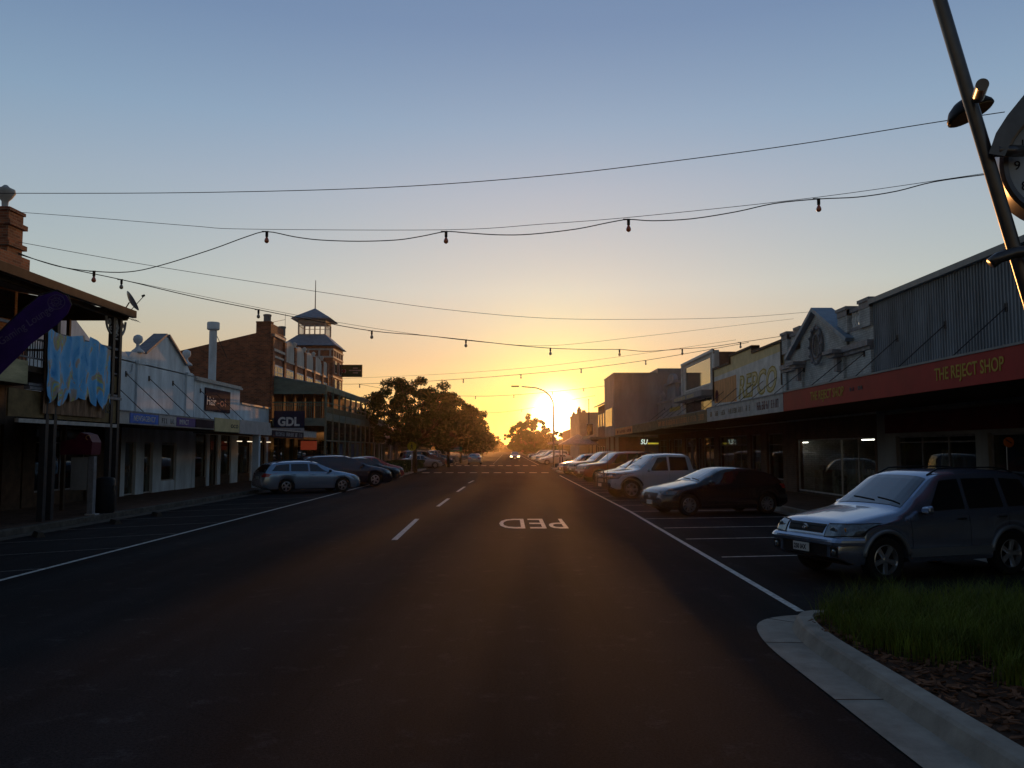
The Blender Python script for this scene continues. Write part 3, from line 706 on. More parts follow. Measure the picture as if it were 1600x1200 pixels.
for c in list(col.objects):
    if c.parent==oc and c.name.startswith('headlight') and c.type=='MESH': c.data=c.data.copy(); c.data.materials[0]=lamp
fr=[(maz,wht,'white'),(sml,S_,'silver'),(big,wht,'white'),(sed,dgr,'grey'),(sml,red,'red'),(rav,dgr,'grey'),(sed,wht,'white'),(maz,bl2,'steel blue'),(sml,wht,'white'),(big,dk,'dark blue'),(sed,gold,'champagne'),(sml,dgr,'grey')]
ordn=['first','second','third','fourth','fifth','sixth','seventh','eighth','ninth','tenth','eleventh','twelfth']
for i,(src,cl,cn) in enumerate(fr):
    cl=gold if cl is S_ else cl; cn='champagne' if cl is gold else cn
    dup(src,(6.3,112+i*5.2,0),R(186),f'{cn} car, {ordn[i]} beyond the crossing on the right kerb','distant cars beyond the crossing on the right',swap=S_(cl))
lf=[(sed,SEDAN['paint'],'pale silver sedan'),(big,plum,'plum wagon'),(sml,wht,'white hatchback'),(maz,red,'red hatchback'),(sed,dgr,'grey sedan'),(sml,dk,'dark blue hatchback'),(big,wht,'white wagon'),(sml,dgr,'grey hatchback')]
for i,(src,cl,cn) in enumerate(lf):
    dup(src,((-9.5 if i else -9.2),(90 if i==0 else 90+i*5.4),0),R(25),f'{cn}, {ordn[i]} beyond the hedge on the left kerb','distant cars beyond the hedge on the left',swap=S_(cl))
# ------------------------------------------------ buildings
def fit(name,st,org,right,up,width,cap,m,parent,bold=0,shear=0,ext=.006):
    o=text(name,st,cap/.69,(0,0,0),(1,0,0),(0,0,1),m,None,ext=ext,bold=bold,shear=shear)
    L0=o.location.copy(); vs=[v.co+L0 for v in o.data.vertices]; x0=min(v.x for v in vs); x1=max(v.x for v in vs)
    r=Vector(right).normalized(); u=Vector(up).normalized(); n=r.cross(u); k=width/(x1-x0); off=OFF[parent.name]
    for v,p in zip(o.data.vertices,vs): v.co=Vector(org)+r*((p.x-x0)*k)+u*p.z-n*p.y-off
    o.location=(0,0,0); o.parent=parent; OFF[o.name]=off; return o
def SB(s,F):        # side-relative box writer: depth d inward from the facade plane
    def bx(mb,d0,d1,y0,y1,z0,z1): return mb.box(s*(F+d0),s*(F+d1),y0,y1,z0,z1)
    return bx
def facing(s): return (0,-1,0) if s>0 else (0,1,0)
def front_shop(root,s,F,y0,y1,zc,bays,wall,frame='grey_trim',depth=5.0,stall='dark_timber',pane='shop_glass',interior='dark_interior',head=2.75):
    bx=SB(s,F); m=MB(); y=y0
    for a,b,k in sorted(bays):
        if a>y+.02: bx(m,0,.3,y,a,.15,zc)
        bx(m,0.003,.297,a,b,head,zc); y=b
    if y<y1-.02: bx(m,0,.3,y,y1,.15,zc)
    m.build('pier',wall,root)
    for a,b,k in bays:
        z0=.60 if k=='win' else .16
        if k=='tall': bx(MB(),.06,.24,a,b,.15,.24).build('stall_riser',stall,root); z0=.24; k='win2'
        if k=='win': bx(MB(),.06,.24,a,b,.15,.60).build('stall_riser',stall,root)
        f=MB(); w_=.055
        for yy in ([a,b-w_]+([a+(b-a)*i/max(1,round((b-a)/1.6)) for i in range(1,max(1,round((b-a)/(1.6 if k=='win' else 2.6))))] if k[:3]=='win' else [])): bx(f,.10,.17,yy,yy+w_,z0,head)
        bx(f,.10,.17,a,b,z0,z0+w_); bx(f,.10,.17,a,b,head-w_,head)
        if k=='win' : bx(f,.11,.16,a,b,2.2,2.24)
        fr=f.build('window_frame' if k[:3]=='win' else 'door',frame,root)
        bx(MB(),.125,.135,a+w_,b-w_,z0+w_,head-w_).build('pane',pane,fr)
        if k=='door': bx(MB(),.04,.08,(a+b)/2,(a+b)/2+.03,.95,1.35).build('handle','chrome',fr)
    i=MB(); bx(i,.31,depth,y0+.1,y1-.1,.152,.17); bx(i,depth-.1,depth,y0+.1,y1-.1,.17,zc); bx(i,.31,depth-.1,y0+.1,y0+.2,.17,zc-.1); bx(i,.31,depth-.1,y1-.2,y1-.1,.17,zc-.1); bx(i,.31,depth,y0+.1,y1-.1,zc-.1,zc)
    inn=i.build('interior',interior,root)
    rn=random.Random(int(y0*10)); g=MB(); y=y0+.8
    for zz in (.7,1.2,1.7):
        bx(g,depth-.5,depth-.11,y0+.3,y1-.3,zz,zz+.03)
        yy=y0+.4
        while yy<y1-.6: w_=rn.uniform(.08,.3); bx(g,depth-.45,depth-.2,yy,yy+w_,zz+.03,zz+.03+rn.uniform(.12,.38)); yy+=w_+rn.uniform(.02,.2)
    while y<y1-1.2:
        h=rn.uniform(.9,1.7); bx(g,1.0,1.4,y,y+rn.uniform(.5,1.0),.17,h)
        for q in range(3): 
            yy=y+rn.uniform(0,.6); bx(g,1.0+rn.uniform(0,.2),1.25,yy,yy+rn.uniform(.1,.25),h,h+rn.uniform(.1,.35))
        y+=rn.uniform(1.2,2.0)
    g.build('display_stand','shop_interior',inn)
def shell(root,s,F,y0,y1,zc,ztop,wall,D=12,roofz=None,side=None,roof='galv'):
    bx=SB(s,F); m=MB(); bx(m,0,.3,y0,y1,zc,ztop); m.build('wall',wall,root)
    m=MB(); z=ztop-.6 if roofz is None else roofz; e=.004
    bx(m,.3,D,y0+e,y0+.25,.15,z+.2); bx(m,.3,D,y1-.25,y1-e,.15,z+.2); bx(m,D-.25,D,y0+.25,y1-.25,.15,z); m.build('side_wall',side or wall,root)
    m=MB(); X0,X1=s*(F+.3),s*(F+D-.02)
    m.add([(X0,y0+.25,z),(X1,y0+.25,z-.5),(X1,y1-.25,z-.5),(X0,y1-.25,z),(X0,y0+.25,z-.06),(X1,y0+.25,z-.56),(X1,y1-.25,z-.56),(X0,y1-.25,z-.06)],[(0,1,2,3),(7,6,5,4),(0,4,5,1),(3,2,6,7)]); m.build('roof',roof,root)
def awning(root,s,F,y0,y1,out,z0,z1,fascia,rods=(),rod_z=5.2,trim='grey_trim',rodin=.0):
    bx=SB(s,F); m=MB(); bx(m,-out+.05,-.003,y0,y1,z1-.22,z1-.16); aw=m.build('awning','galv',root)
    bx(MB(),-out+.05,-.003,y0+.01,y1-.01,z0+.06,z0+.09).build('soffit','dark_timber',aw)
    f=bx(MB(),-out,-out+.05,y0,y1,z0,z1).build('fascia',fascia,aw)
    bx(MB(),-out-.02,-out+.07,y0,y1,z1,z1+.045).build('fascia_cap',trim,aw)
    for y in rods:
        MB().tube([(s*(F-.02),y,rod_z),(s*(F-2.15),y,z1-.16)],.016,6).build('tie_rod','iron',aw)
        MB().box(s*(F-.03),s*(F),y-.06,y+.06,rod_z-.12,rod_z+.10).build('rod_plate','iron',aw)
    return aw,f
def smudge_text(parent,s,F,y0,y1,z0,z1,m,seed=1):       # faded unreadable lettering
    rn=random.Random(seed); b=MB(); y=y0; bx=SB(s,F); h=z1-z0
    while y<y1-.12:
        if rn.random()<.18: y+=.22; continue
        w_=rn.uniform(.10,.17); t=.035
        if rn.random()<.8: bx(b,-.006,0,y,y+t,z0,z1)
        if rn.random()<.6: bx(b,-.006,0,y+w_-t,y+w_,z0,z1-rn.choice([0,h*.4]))
        for zz in (z0,z0+h*.45,z1-t):
            if rn.random()<.6: bx(b,-.0063,0,y+t,y+w_-t,zz,zz+t)
        y+=w_+.06
    if b.f: b.build('lettering',m,parent)
FR=12.5; s=1; rt=facing(1); UP=(0,0,1)
# R1 clad shop with red awning
r=thing('shop_building','tall grey ribbed metal clad shop over the red awning at the right edge','building',(FR,22,0),'shops along the right side of the street')
shell(r,1,FR,3.0,29.0,3.2,6.95,'cladding',roofz=6.6)
m=MB(); y=3.05
while y<28.95: m.prism([(FR-.03,y),(FR-.03,y+.05),(FR+.01,y+.065),(FR+.01,y-.015)],'z',3.6,6.93); y+=.15
m.build('ribbing','cladding',r)
m=MB(); m.box(FR-.16,FR+.35,2.98,29.03,6.95,7.12); m.build('parapet_cap','cladding_trim',r)
front_shop(r,1,FR,3.0,29.0,3.2,[(5.2,8.6,'win'),(9.0,11.0,'door'),(11.4,14.6,'win'),(15.2,17.2,'door'),(17.6,22.3,'tall'),(22.9,27.6,'win')],'grey_render',frame='grey_trim',stall='grey_render',interior='shop_interior',head=2.42)
for ya,yb in ((20.6,28.2),): MB().box(FR-.08,FR-.01,ya,yb,2.52,3.12).build('wall_sign','dark_red',r)
aw,f=awning(r,1,FR,3.0,27.6,3.6,3.22,3.82,'red_fascia',rods=(9.4,12.2,15.1,18.1,21.2,24.2,27.2),rod_z=5.55,trim='cladding_trim')
XF=FR-3.6-.003
fit('lettering','THE REJECT SHOP',(XF,17.75,3.42),rt,UP,2.5,.25,'gold_paint',f,bold=.004)
fit('lettering','THE REJECT SHOP',(XF,25.1,3.42),rt,UP,2.5,.25,'gold_paint',f,bold=.002)
smudge_text(f,1,XF,21.4,22.3,3.5,3.6,'worn_line_paint',4)
TUBE=emit('tube_light',(1,.95,.85),8)
TUBE2=emit('tube_light_dim',(1,.85,.6),1.6)
def tube_light(x,y,z,lab,g,ln=1.2,d=(0,1,0),mt_=None):
    t=thing('tube_light',lab,'light',(x,y,z),g); d=Vector(d)*ln/2; p=Vector((x,y,z))
    MB().tube([p-d,p+d],.018,8).build('lamp',mt_ or TUBE,t); MB().box(x-.05-abs(d.x),x+.05+abs(d.x),y-abs(d.y)-.03-.0,y+abs(d.y)+.03,z+.035,z+.07).build('batten','white_paint',t)
GT='lit tube lights in the shops on the right'
_a=atX(1255,691.5,12.95); _b=atX(1357,687,13.3)
tube_light(_a.x,_a.y,_a.z,'lit tube light inside the white brick shop, left of the pair',GT); tube_light(_b.x,_b.y,_b.z,'lit tube light behind the clad shop window, right of the pair',GT,1.15)
# R2 white painted brick with gable
r=thing('shop_building','white painted brick shop with steep gable, oval wreath and balustrades','building',(FR,34,0),'shops along the right side of the street')
shell(r,1,FR,29.03,38.5,3.2,6.25,'white_brick',roofz=6.0)
front_shop(r,1,FR,29.03,38.5,3.2,[(29.2,37.2,'tall')],'brown_brick',interior='shop_interior',head=2.42,frame='pale_trim')
bx=SB(1,FR)
for a,b in ((29.03,29.9),(31.0,31.9),(36.0,36.7),(37.7,38.5)):
    pr=bx(MB(),-.10,.32,a,b,6.25,7.1).build('parapet_pier','white_brick',r)
    m=MB(); bx(m,-.16,.38,a-.05,b+.05,7.1,7.22); bx(m,-.12,.34,a,b,7.22,6.88); m.build('coping','grey_trim',pr)
for a,b in ((29.9,31.0),(36.7,37.7)):
    bx(MB(),-.02,.2,a,b,6.95,7.08).build('balustrade_rail','grey_trim',r); bx(MB(),-.02,.2,a,b,6.25,6.38).build('balustrade_sill','grey_trim',r)
for a,b in ((29.9,31.0),(36.7,37.7)):
    for k in range(4):
        y=a+(k+.5)*(b-a)/4; MB().lathe([(.05,0),(.05,.05),(.03,.09),(.075,.26),(.035,.45),(.055,.54),(.055,.57)],(FR+.09,y,6.38),10).build('baluster','white_paint',r,smooth=True)
m=MB(); m.prism([(31.1,5.7),(37.3,5.7),(37.3,6.0),(34.1,7.45),(31.1,6.0)],'x',FR-.10,FR+.2); m.build('gable','white_brick',r)
m=MB()
for a,b in (((30.8,5.90),(34.1,7.52)),((37.5,5.90),(34.1,7.52))):
    d_=.20 if a[0]<34 else -.20
    m.prism([a,b,(b[0],b[1]+.16),(a[0]-d_*.7,a[1]+.12)] if a[0]<34 else [b,a,(a[0]+.14,a[1]+.12),(b[0],b[1]+.16)],'x',FR-.30,FR+.55)
m.build('gable_roof','blue_roof',r)
for a,b in ((31.35,32.35),(35.65,36.65)):
    m=MB(); bx(m,-.55,-.003,a,b,5.55,5.68); bx(m,-.42,-.003,a+.12,b-.12,5.42,5.55); bx(m,-.25,-.003,a+.35,b-.35,4.9,5.42); m.build('bracket','grey_trim',r)
for a,b in ((29.03,31.35),(36.65,38.5)):
    m=MB(); bx(m,-.22,-.003,a,b,5.55,5.75); bx(m,-.14,-.003,a,b,5.42,5.55); m.build('cornice','grey_trim',r)
for a,b in ((31.45,32.05),(35.95,36.55),(29.04,29.5),(38.0,38.49)): bx(MB(),-.10,-.003,a,b,3.9,5.4).build('pilaster','white_brick',r)
m=MB(); e=[(FR-.17,34+.64*math.cos(t*PI/14),6.12+.72*math.sin(t*PI/14)) for t in range(29)]; m.tube(e,.06,8); e=[(FR-.16,34+.37*math.cos(t*PI/14),6.12+.46*math.sin(t*PI/14)) for t in range(29)]; m.tube(e,.035,6)
for t in range(12): m.lathe([(.02,0),(.09,.03),(.02,.10)],(FR-.19,34+.64*math.cos(t*PI/6),6.12+.72*math.sin(t*PI/6)),8,(-1,0,0))
m.tube([(FR-.16,34,6.85),(FR-.18,34,7.0)],.03,6); m.build('wreath','grey_trim',r,smooth=True)
m=MB()
for k in range(7):
    y=33.70+k*.1; hh=.42*math.sqrt(max(.05,1-((y-34)/.37)**2)); bx(m,-.15,-.145,y-.02,y+.02,6.12-hh,6.12+hh)
m.build('vent_grille','dark_timber',r)
aw,f=awning(r,1,FR,27.63,38.2,3.6,3.22,3.80,'pale_trim',rods=(29.8,31.6,35.9),rod_z=5.35)
smudge_text(f,1,FR-3.603,28.1,30.5,3.38,3.66,'dark_red',2); smudge_text(f,1,FR-3.603,31.4,37.6,3.42,3.62,'tan_fascia',9)
# R3 parapet signboard
r=thing('shop_building','auto parts shop with stepped cream and orange sign parapet','building',(FR,45,0),'shops along the right side of the street')
shell(r,1,FR,38.53,51.5,3.2,5.0,'pale_render',roofz=5.0)
front_shop(r,1,FR,38.53,51.5,3.2,[(39.0,41.4,'win'),(42.4,44.2,'door'),(44.8,50.8,'win')],'brown_brick',frame='grey_trim')
pts=[(38.53,4.9),(51.5,4.9),(51.5,6.75),(47.6,6.75),(47.6,7.15),(43.2,7.15),(43.2,6.85),(38.53,6.85)]
mat('sign_cream',(.62,.50,.26),.6,.15,1.5); mat('sign_white',(.62,.60,.56),.6,.2,1.5); mat('sign_orange',(.62,.27,.10),.6,.2,1.2,stretch=(1,3,1)); mat('olive_paint',(.38,.27,.04),.6,.2,4)
m=MB(); m.prism(pts,'x',FR-.06,FR+.22); m.build('sign_parapet','sign_cream',r)
m=MB()
for a,b in zip(pts[2:],pts[3:]+pts[:1]):
    if a==pts[7]: break
    m.box(FR-.14,FR+.28,min(a[0],b[0])-.06,max(a[0],b[0])+.06,min(a[1],b[1])-.0,max(a[1],b[1])+.12)
m.box(FR-.14,FR-.06,38.5,38.62,4.9,6.85); m.box(FR-.14,FR-.06,51.42,51.52,4.9,6.75); m.build('parapet_trim','dark_timber',r)
m=MB(); m.prism([(38.65,4.0),(51.4,4.0),(51.4,4.75),(38.65,4.45)],'x',FR-.064,FR-.001); m.prism([(38.65,6.05),(51.4,6.05),(51.4,6.3),(38.65,6.45)],'x',FR-.068,FR-.06);
m.prism([(38.65,4.45),(46.4,4.6),(46.4,6.05),(38.65,6.05)],'x',FR-.066,FR-.06); m.build('white_band','sign_white',r)
m=MB(); m.prism([(46.4,4.6),(51.4,4.75),(51.4,6.05),(46.4,6.05)],'x',FR-.067,FR-.06); m.build('orange_panel','sign_orange',r)
MB().lathe([(.36,0),(.36,.008)],(FR-.068,50.75,5.15),24,(-1,0,0)).build('roundel','dark_red',r)
fit('lettering','REPCO',(FR-.07,46.0,4.72),rt,UP,6.6,1.15,'olive_paint',r,bold=.05,shear=.25); fit('lettering','REPCO',(FR-.078,45.98,4.74),rt,UP,6.54,1.12,'sign_cream',r,bold=-.012,shear=.25)
aw,f=awning(r,1,FR,38.23,51.3,3.6,3.20,3.74,'tan_fascia',rods=(39.4,41.5,43.2,46.4,49.2),rod_z=5.35)
smudge_text(f,1,FR-3.603,38.8,50.6,3.34,3.60,'sign_orange',5)
# R4 two storey with picture window
r=thing('shop_building','two storey pale shop with large upstairs picture window','building',(FR,56,0),'shops along the right side of the street')
bx=SB(1,FR)
m=MB(); bx(m,0,.3,51.53,61,3.2,4.1); bx(m,0,.3,51.53,52.4,4.1,8); bx(m,0,.3,60.0,61,4.1,8); bx(m,0,.3,52.4,60,7.75,8); bx(m,0,.3,52.4,60,5.2,6.0); m.build('wall','pale_render',r)
bx(MB(),.3,12,51.55,51.8,.15,7.9).build('side_wall','brown_brick',r); bx(MB(),.3,12,60.74,60.98,.15,7.8).build('side_wall','brown_brick',r)
bx(MB(),.3,12,51.8,60.74,7.3,7.4).build('roof','galv',r)
m=MB(); bx(m,-.12,.0,51.53,61,7.9,8.06); bx(m,-.1,0,51.5,51.75,3.9,7.9); bx(m,-.1,0,60.8,61,3.9,7.9); m.build('trim','white_paint',r)
f=MB(); bx(f,-.03,.08,52.4,60,6.0,6.08); bx(f,-.03,.08,52.4,60,7.67,7.75); bx(f,-.03,.08,52.4,52.48,6.08,7.67); bx(f,-.03,.08,59.92,60,6.08,7.67); fr=f.build('window_frame','white_paint',r)
mt=mat('mirror_glass',(.25,.25,.22),.04,0,metal=.9)
bx(MB(),.02,.04,52.48,59.92,6.08,7.67).build('pane',mt,fr)
f=MB(); 
for k in range(4): bx(f,.02,.08,52.4+k*2.5,52.46+k*2.5,4.1,5.2)
fr=f.build('window_frame','dark_timber',r); bx(MB(),.04,.06,52.4,60,4.1,5.2).build('pane','dark_glass',fr); bx(MB(),.5,.6,52.4,60,4.1,7.6).build('interior','dark_interior',r)
m=MB(); bx(m,-.8,-.003,51.6,60.8,5.25,5.6); b_=m.build('upper_awning','grey_render',r)
smudge_text(b_,1,FR-.803,53.5,60,5.3,5.5,'sign_cream',14)
front_shop(r,1,FR,51.53,61,3.2,[(52,55,'win'),(55.4,56.6,'door'),(57,60.5,'win')],'brown_brick')
awning(r,1,FR,51.33,61.2,3.6,3.15,3.70,'tan_fascia',rods=(54,57,60))
# R5 ornate old front
r=thing('shop_building','old ornate shopfront with urns and curved pediment against a pale wall','building',(FR,66,0),'shops along the right side of the street')
shell(r,1,FR,61.03,71.2,3.2,5.7,'grey_render',roofz=5.4); front_shop(r,1,FR,61.03,71.2,3.2,[(61.6,65,'win'),(65.6,67,'door'),(67.5,70.8,'win')],'brown_brick')
bx=SB(1,FR); m=MB(); bx(m,-.12,.34,61.03,71.2,5.7,5.85); bx(m,-.2,.4,63.4,67.2,6.95,7.1); bx(m,0,.3,63.7,66.9,5.85,6.95)
pp=[(63.6,7.1)]+[(65.3-1.5*math.cos(t*PI/12),7.1+.65*math.sin(t*PI/12)) for t in range(13)]+[(67.0,7.1)]; m.prism(pp,'x',FR-.05,FR+.25); m.build('pediment','grey_render',r)
for y in (61.8,69.2,70.8): MB().lathe([(.14,0),(.10,.08),(.05,.2),(.20,.4),(.24,.55),(.12,.66),(.09,.72),(.04,.85)],(FR+.1,y,5.85),12).build('urn','grey_render',r,smooth=True)
bx(MB(),-.01,-.003,62,66,4.85,5.15).build('faded_sign','olive_paint',r); bx(MB(),-.01,-.003,62.4,69.5,4.35,4.45).build('faded_sign','olive_paint',r)
aw,f=awning(r,1,FR,61.23,70.9,3.6,3.15,3.68,'sign_orange',rods=(62.2,65.1,68))
smudge_text(f,1,FR-3.603,61.8,70,3.28,3.5,'dark_red',6)
# R6 big grey building over the footpath
r=thing('commercial_building','large plain grey two storey building built out over the right footpath','building',(10,76,0),'shops along the right side of the street')
m=MB(); m.box(8.9,12.55,71.3,78.5,3.1,8.3); m.box(12.55,24,71.3,78.5,.15,8.75); m.build('wall','grey_render',r)
MB().box(8.85,12.5,71.25,78.55,8.3,8.38).build('parapet_cap','grey_trim',r)
for y in (71.5,74.9,78.2): MB().box(9.0,9.25,y,y+.25,.15,3.1).build('column','grey_render',r)
f=MB().box(8.86,8.9,72.5,77.5,3.9,5.6).build('window_frame','grey_trim',r); MB().box(8.845,8.856,72.6,77.4,4.0,5.5).build('pane','dark_glass',f)
MB().tube([(12.7,71.2,3.5),(12.7,71.2,6.6)],.06,6).build('downpipe','tan_fascia',r)
# R7 brown two storey
r=thing('commercial_building','brown two storey building with pitched roof beyond the grey one','building',(10,83,0),'shops along the right side of the street')
MB().box(9.3,22,79,88,.15,6.3).build('wall','brown_brick',r); m=MB(); m.add([(8.9,78.8,6.25),(8.9,88.4,6.25),(15,88.4,8.4),(15,78.8,8.4),(8.9,78.8,6.35),(8.9,88.4,6.35),(15,88.4,8.5),(15,78.8,8.5)],[(0,1,2,3),(7,6,5,4),(0,4,5,1),(1,5,6,2),(3,2,6,7),(0,3,7,4)]); m.build('roof','galv',r)
for y in (80,82.2,84.4,86.6):
    for z in (1.0,4.2): f=MB().box(9.26,9.3,y,y+.9,z,z+1.3).build('window','pale_trim',r); MB().box(9.25,9.258,y+.06,y+.84,z+.06,z+1.24).build('pane',mt,f)
MB().box(7.6,9.3,79,88,3.0,3.15).build('awning','grey_trim',r)
# R8 beige with chimneys
r=thing('commercial_building','beige hall with chimneys, twin turrets and flat parapet against the sunset','building',(12,128,0),'shops along the right side of the street')
MB().box(10.2,26,122,140,.15,7.1).build('wall','beige_render',r); MB().box(10.1,26.1,121.9,140.1,7.1,7.25).build('parapet_cap','beige_render',r)
for x,y in ((10.75,139),(10.25,122.6)):
    MB().lathe([(.34,0),(.32,.35),(.40,.40),(.22,.6),(.04,.95)],(x,y,7.2),8).build('turret','beige_render',r)
MB().box(11.0,11.5,126,127,7.2,7.75).build('chimney','beige_render',r)
for k in range(4):
    f=MB().box(11.2+k*2,12.2+k*2,121.95,122,3.9,5.7).build('window','pale_trim',r); MB().box(11.27+k*2,12.13+k*2,121.93,121.948,4.0,5.6).build('pane','dark_glass',f)
p=thing('flagpole','bare pole rising above the beige hall on the right','pole',(11.2,118,.15)); MB().tube([(11.2,118,.15),(11.2,118,8.8)],.08,8,.05).build('pole','iron',p)
MB().lathe([(.07,0),(.09,.06),(.03,.12)],(11.2,118,8.8),8).build('finial','iron',p)
# far right fillers
for i,(y0,y1,h,wl,lb) in enumerate(((89,99,5.2,'pale_render','low pale shop just beyond the brown building'),(99.2,110,4.8,'grey_render','low grey shop between the pale shop and the beige hall'),(110.2,121,5.4,'beige_render','low beige shop beside the tall hall'),(142,165,5.2,'pale_render','long low shop beyond the beige hall on the right'),(166,195,6,'brown_brick','distant brick block on the right, behind the street trees'))):
    r=thing('shop_building',lb,'building',(FR,(y0+y1)/2,0),'shops along the right side of the street')
    shell(r,1,FR,y0,y1,3.2,h,wl); front_shop(r,1,FR,y0,y1,3.2,[(y0+.6,y0+4,'win'),(y0+4.5,y0+5.8,'door'),(y0+6.3,y1-.6,'win')],wl)
    awning(r,1,FR,y0,y1,3.4,3.05,3.5,'grey_trim')
# shade pavilion
p=thing('shade_pavilion','open sided hip roofed shade pavilion on the footpath before the brown building','pavilion',(8,93,.15))
m=MB(); c=(7.6,93,3.65); q=[(5.6,90.6,2.55),(9.6,90.6,2.55),(9.6,95.4,2.55),(5.6,95.4,2.55)]; m.add([c]+q+[(x,y,z-.12) for x,y,z in q],[(0,1,2),(0,2,3),(0,3,4),(0,4,1),(1,5,6,2),(2,6,7,3),(3,7,8,4),(4,8,5,1)]); m.build('roof','grey_trim',p)
for x in (5.8,9.4):
    for y in (90.8,95.2): MB().box(x-.05,x+.05,y-.05,y+.05,.01,2.5).build('post','iron',p)
# ---- LEFT
FL=15.2; lt=facing(-1); GLB='shops along the left side of the street'
# L1 hotel with verandah
r=thing('hotel','dark timber two storey hotel with iron lace verandah at the left edge','building',(-FL,18,0),GLB)
XV=-12.0
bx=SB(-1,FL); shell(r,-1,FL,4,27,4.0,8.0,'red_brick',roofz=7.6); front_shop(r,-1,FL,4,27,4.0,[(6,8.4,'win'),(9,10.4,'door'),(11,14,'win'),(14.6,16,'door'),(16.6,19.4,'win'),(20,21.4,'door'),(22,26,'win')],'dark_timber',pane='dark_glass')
for k in range(6):
    y=6.2+k*3.4; f=bx(MB(),-.05,-.003,y,y+1.1,4.3,6.6).build('upper_door','dark_timber',r); bx(MB(),-.06,-.052,y+.1,y+1.0,4.6,6.5).build('pane','dark_glass',f)
m=MB(); m.box(XV-.0,-FL+.003,4,26.4,3.95,4.1); m.build('balcony_floor','dark_timber',r)
m=MB(); m.add([(-FL+.003,3.9,6.95),(-FL+.003,26.55,6.95),(XV+.35,26.55,6.32),(XV+.35,3.9,6.32),(-FL+.003,3.9,6.88),(-FL+.003,26.55,6.88),(XV+.35,26.55,6.25),(XV+.35,3.9,6.25)],[(0,1,2,3),(7,6,5,4),(0,4,5,1),(1,5,6,2),(2,6,7,3),(3,7,4,0)]); m.build('verandah_roof','grey_trim',r)
m=MB(); m.box(XV+.28,XV+.42,3.9,26.6,6.08,6.30); m.build('gutter','mid_timber',r); MB().box(XV-.06,XV+.06,4,26.45,6.0,6.14).build('verandah_beam','dark_timber',r)
MB().prism([(-FL+.01,5.98),(XV+.2,5.98),(XV+.33,6.22),(-FL+.01,6.86)],'y',26.40,26.46).build('verandah_end','dark_timber',r)
posts=[5.2,8.6,12.0,15.4,18.8,19.2,22.3,22.7,25.9,26.35]
for y in posts:
    MB().box(XV-.075,XV+.075,y-.075,y+.075,.15,6.0).build('verandah_post','iron',r)
MB().box(-13.6,-13.5,26.3,26.4,.15,6.0).build('verandah_post','dark_timber',r)
for y in (18.8,22.3,25.9,19.2,22.7,26.35,15.4):       # iron lace brackets
    for sg in (-1,1):
        m=MB(); e=[(XV,y+sg*(.05+.38*math.sin(t*PI/12)),5.5+.48*(1-math.cos(t*PI/12))) for t in range(7)]; m.tube(e,.036,5)
        e=[(XV,y+sg*(.20+.08*math.cos(t*PI/4)),5.84+.08*math.sin(t*PI/4)) for t in range(9)]; m.tube(e,.026,5)
        e=[(XV,y+sg*(.10+.05*math.cos(t*PI/4)),5.66+.05*math.sin(t*PI/4)) for t in range(9)]; m.tube(e,.022,5)
        m.build('lace_bracket','pale_trim',r)
rl=MB(); rl.box(XV-.03,XV+.03,4,26.4,5.02,5.09); rl.box(XV-.025,XV+.025,4,26.4,4.78,4.82); rl.box(XV-.025,XV+.025,4,26.4,4.28,4.32); rl.box(-FL+.01,XV,26.37,26.41,5.02,5.09); rl.box(-FL+.01,XV,26.37,26.41,4.28,4.32)
rr=rl.build('balcony_rail','grey_trim',r)
m=MB(); y=4.1
while y<26.3: m.box(XV-.009,XV+.009,y,y+.018,4.32,4.78); y+=.11
x=-FL+.1
while x<XV: m.box(x,x+.018,26.38,26.4,4.32,5.02); x+=.12
m.build('railing_bars','iron',rr)
MB().box(XV-.02,XV+.02,4,21.4,3.62,4.2).build('cream_signboard','cream_sign',r)
MB().box(XV-.02,XV+.02,24.0,26.42,3.72,4.22).build('fascia_board','tan_fascia',r)
m=MB(); m.box(XV-.06,XV+.09,21.4,26.5,3.50,3.58); m.box(XV-.06,XV+.06,21.4,26.5,3.60,3.66); m.build('moulding','grey_trim',r)
MB().box(XV-.02,XV+.03,20.6,26.42,2.80,3.48).build('lower_fascia','tan_fascia',r)
MB().box(XV-.03,XV+.07,21.0,26.40,2.66,2.76).build('fascia_edge','pale_trim',r)
fit('lettering','INNS',(XV+.034,24.75,3.08),lt,UP,1.15,.26,'worn_line_paint',r)
m=MB(); m.box(-16.05,-15.35,26.0,26.8,6.9,9.35); m.box(-16.15,-15.25,25.9,26.9,8.25,8.4); m.box(-16.15,-15.25,25.9,26.9,8.9,9.05); m.box(-16.1,-15.3,25.95,26.85,9.35,9.45); m.build('parapet_pier','red_brick',r)
MB().lathe([(.24,0),(.2,.06),(.09,.12),(.10,.28),(.20,.40),(.29,.55),(.27,.66),(.13,.72),(.05,.80)],(-15.72,26.4,9.45),20).build('urn','pale_render',r,smooth=True)
for ya,yb in ((18.8,19.2),(22.3,22.7),(25.9,26.35)):
    m=MB(); m.box(XV-.012,XV+.012,ya+.06,yb-.06,5.35,5.40); m.box(XV-.012,XV+.012,ya+.06,yb-.06,5.72,5.76)
    for k in range(2): m.tube([(XV,(ya+yb)/2+.09*math.cos(t*PI/6),5.56+k*.33+.12*math.sin(t*PI/6)) for t in range(13)],.02,5)
    m.build('fretwork_panel','pale_trim',r)
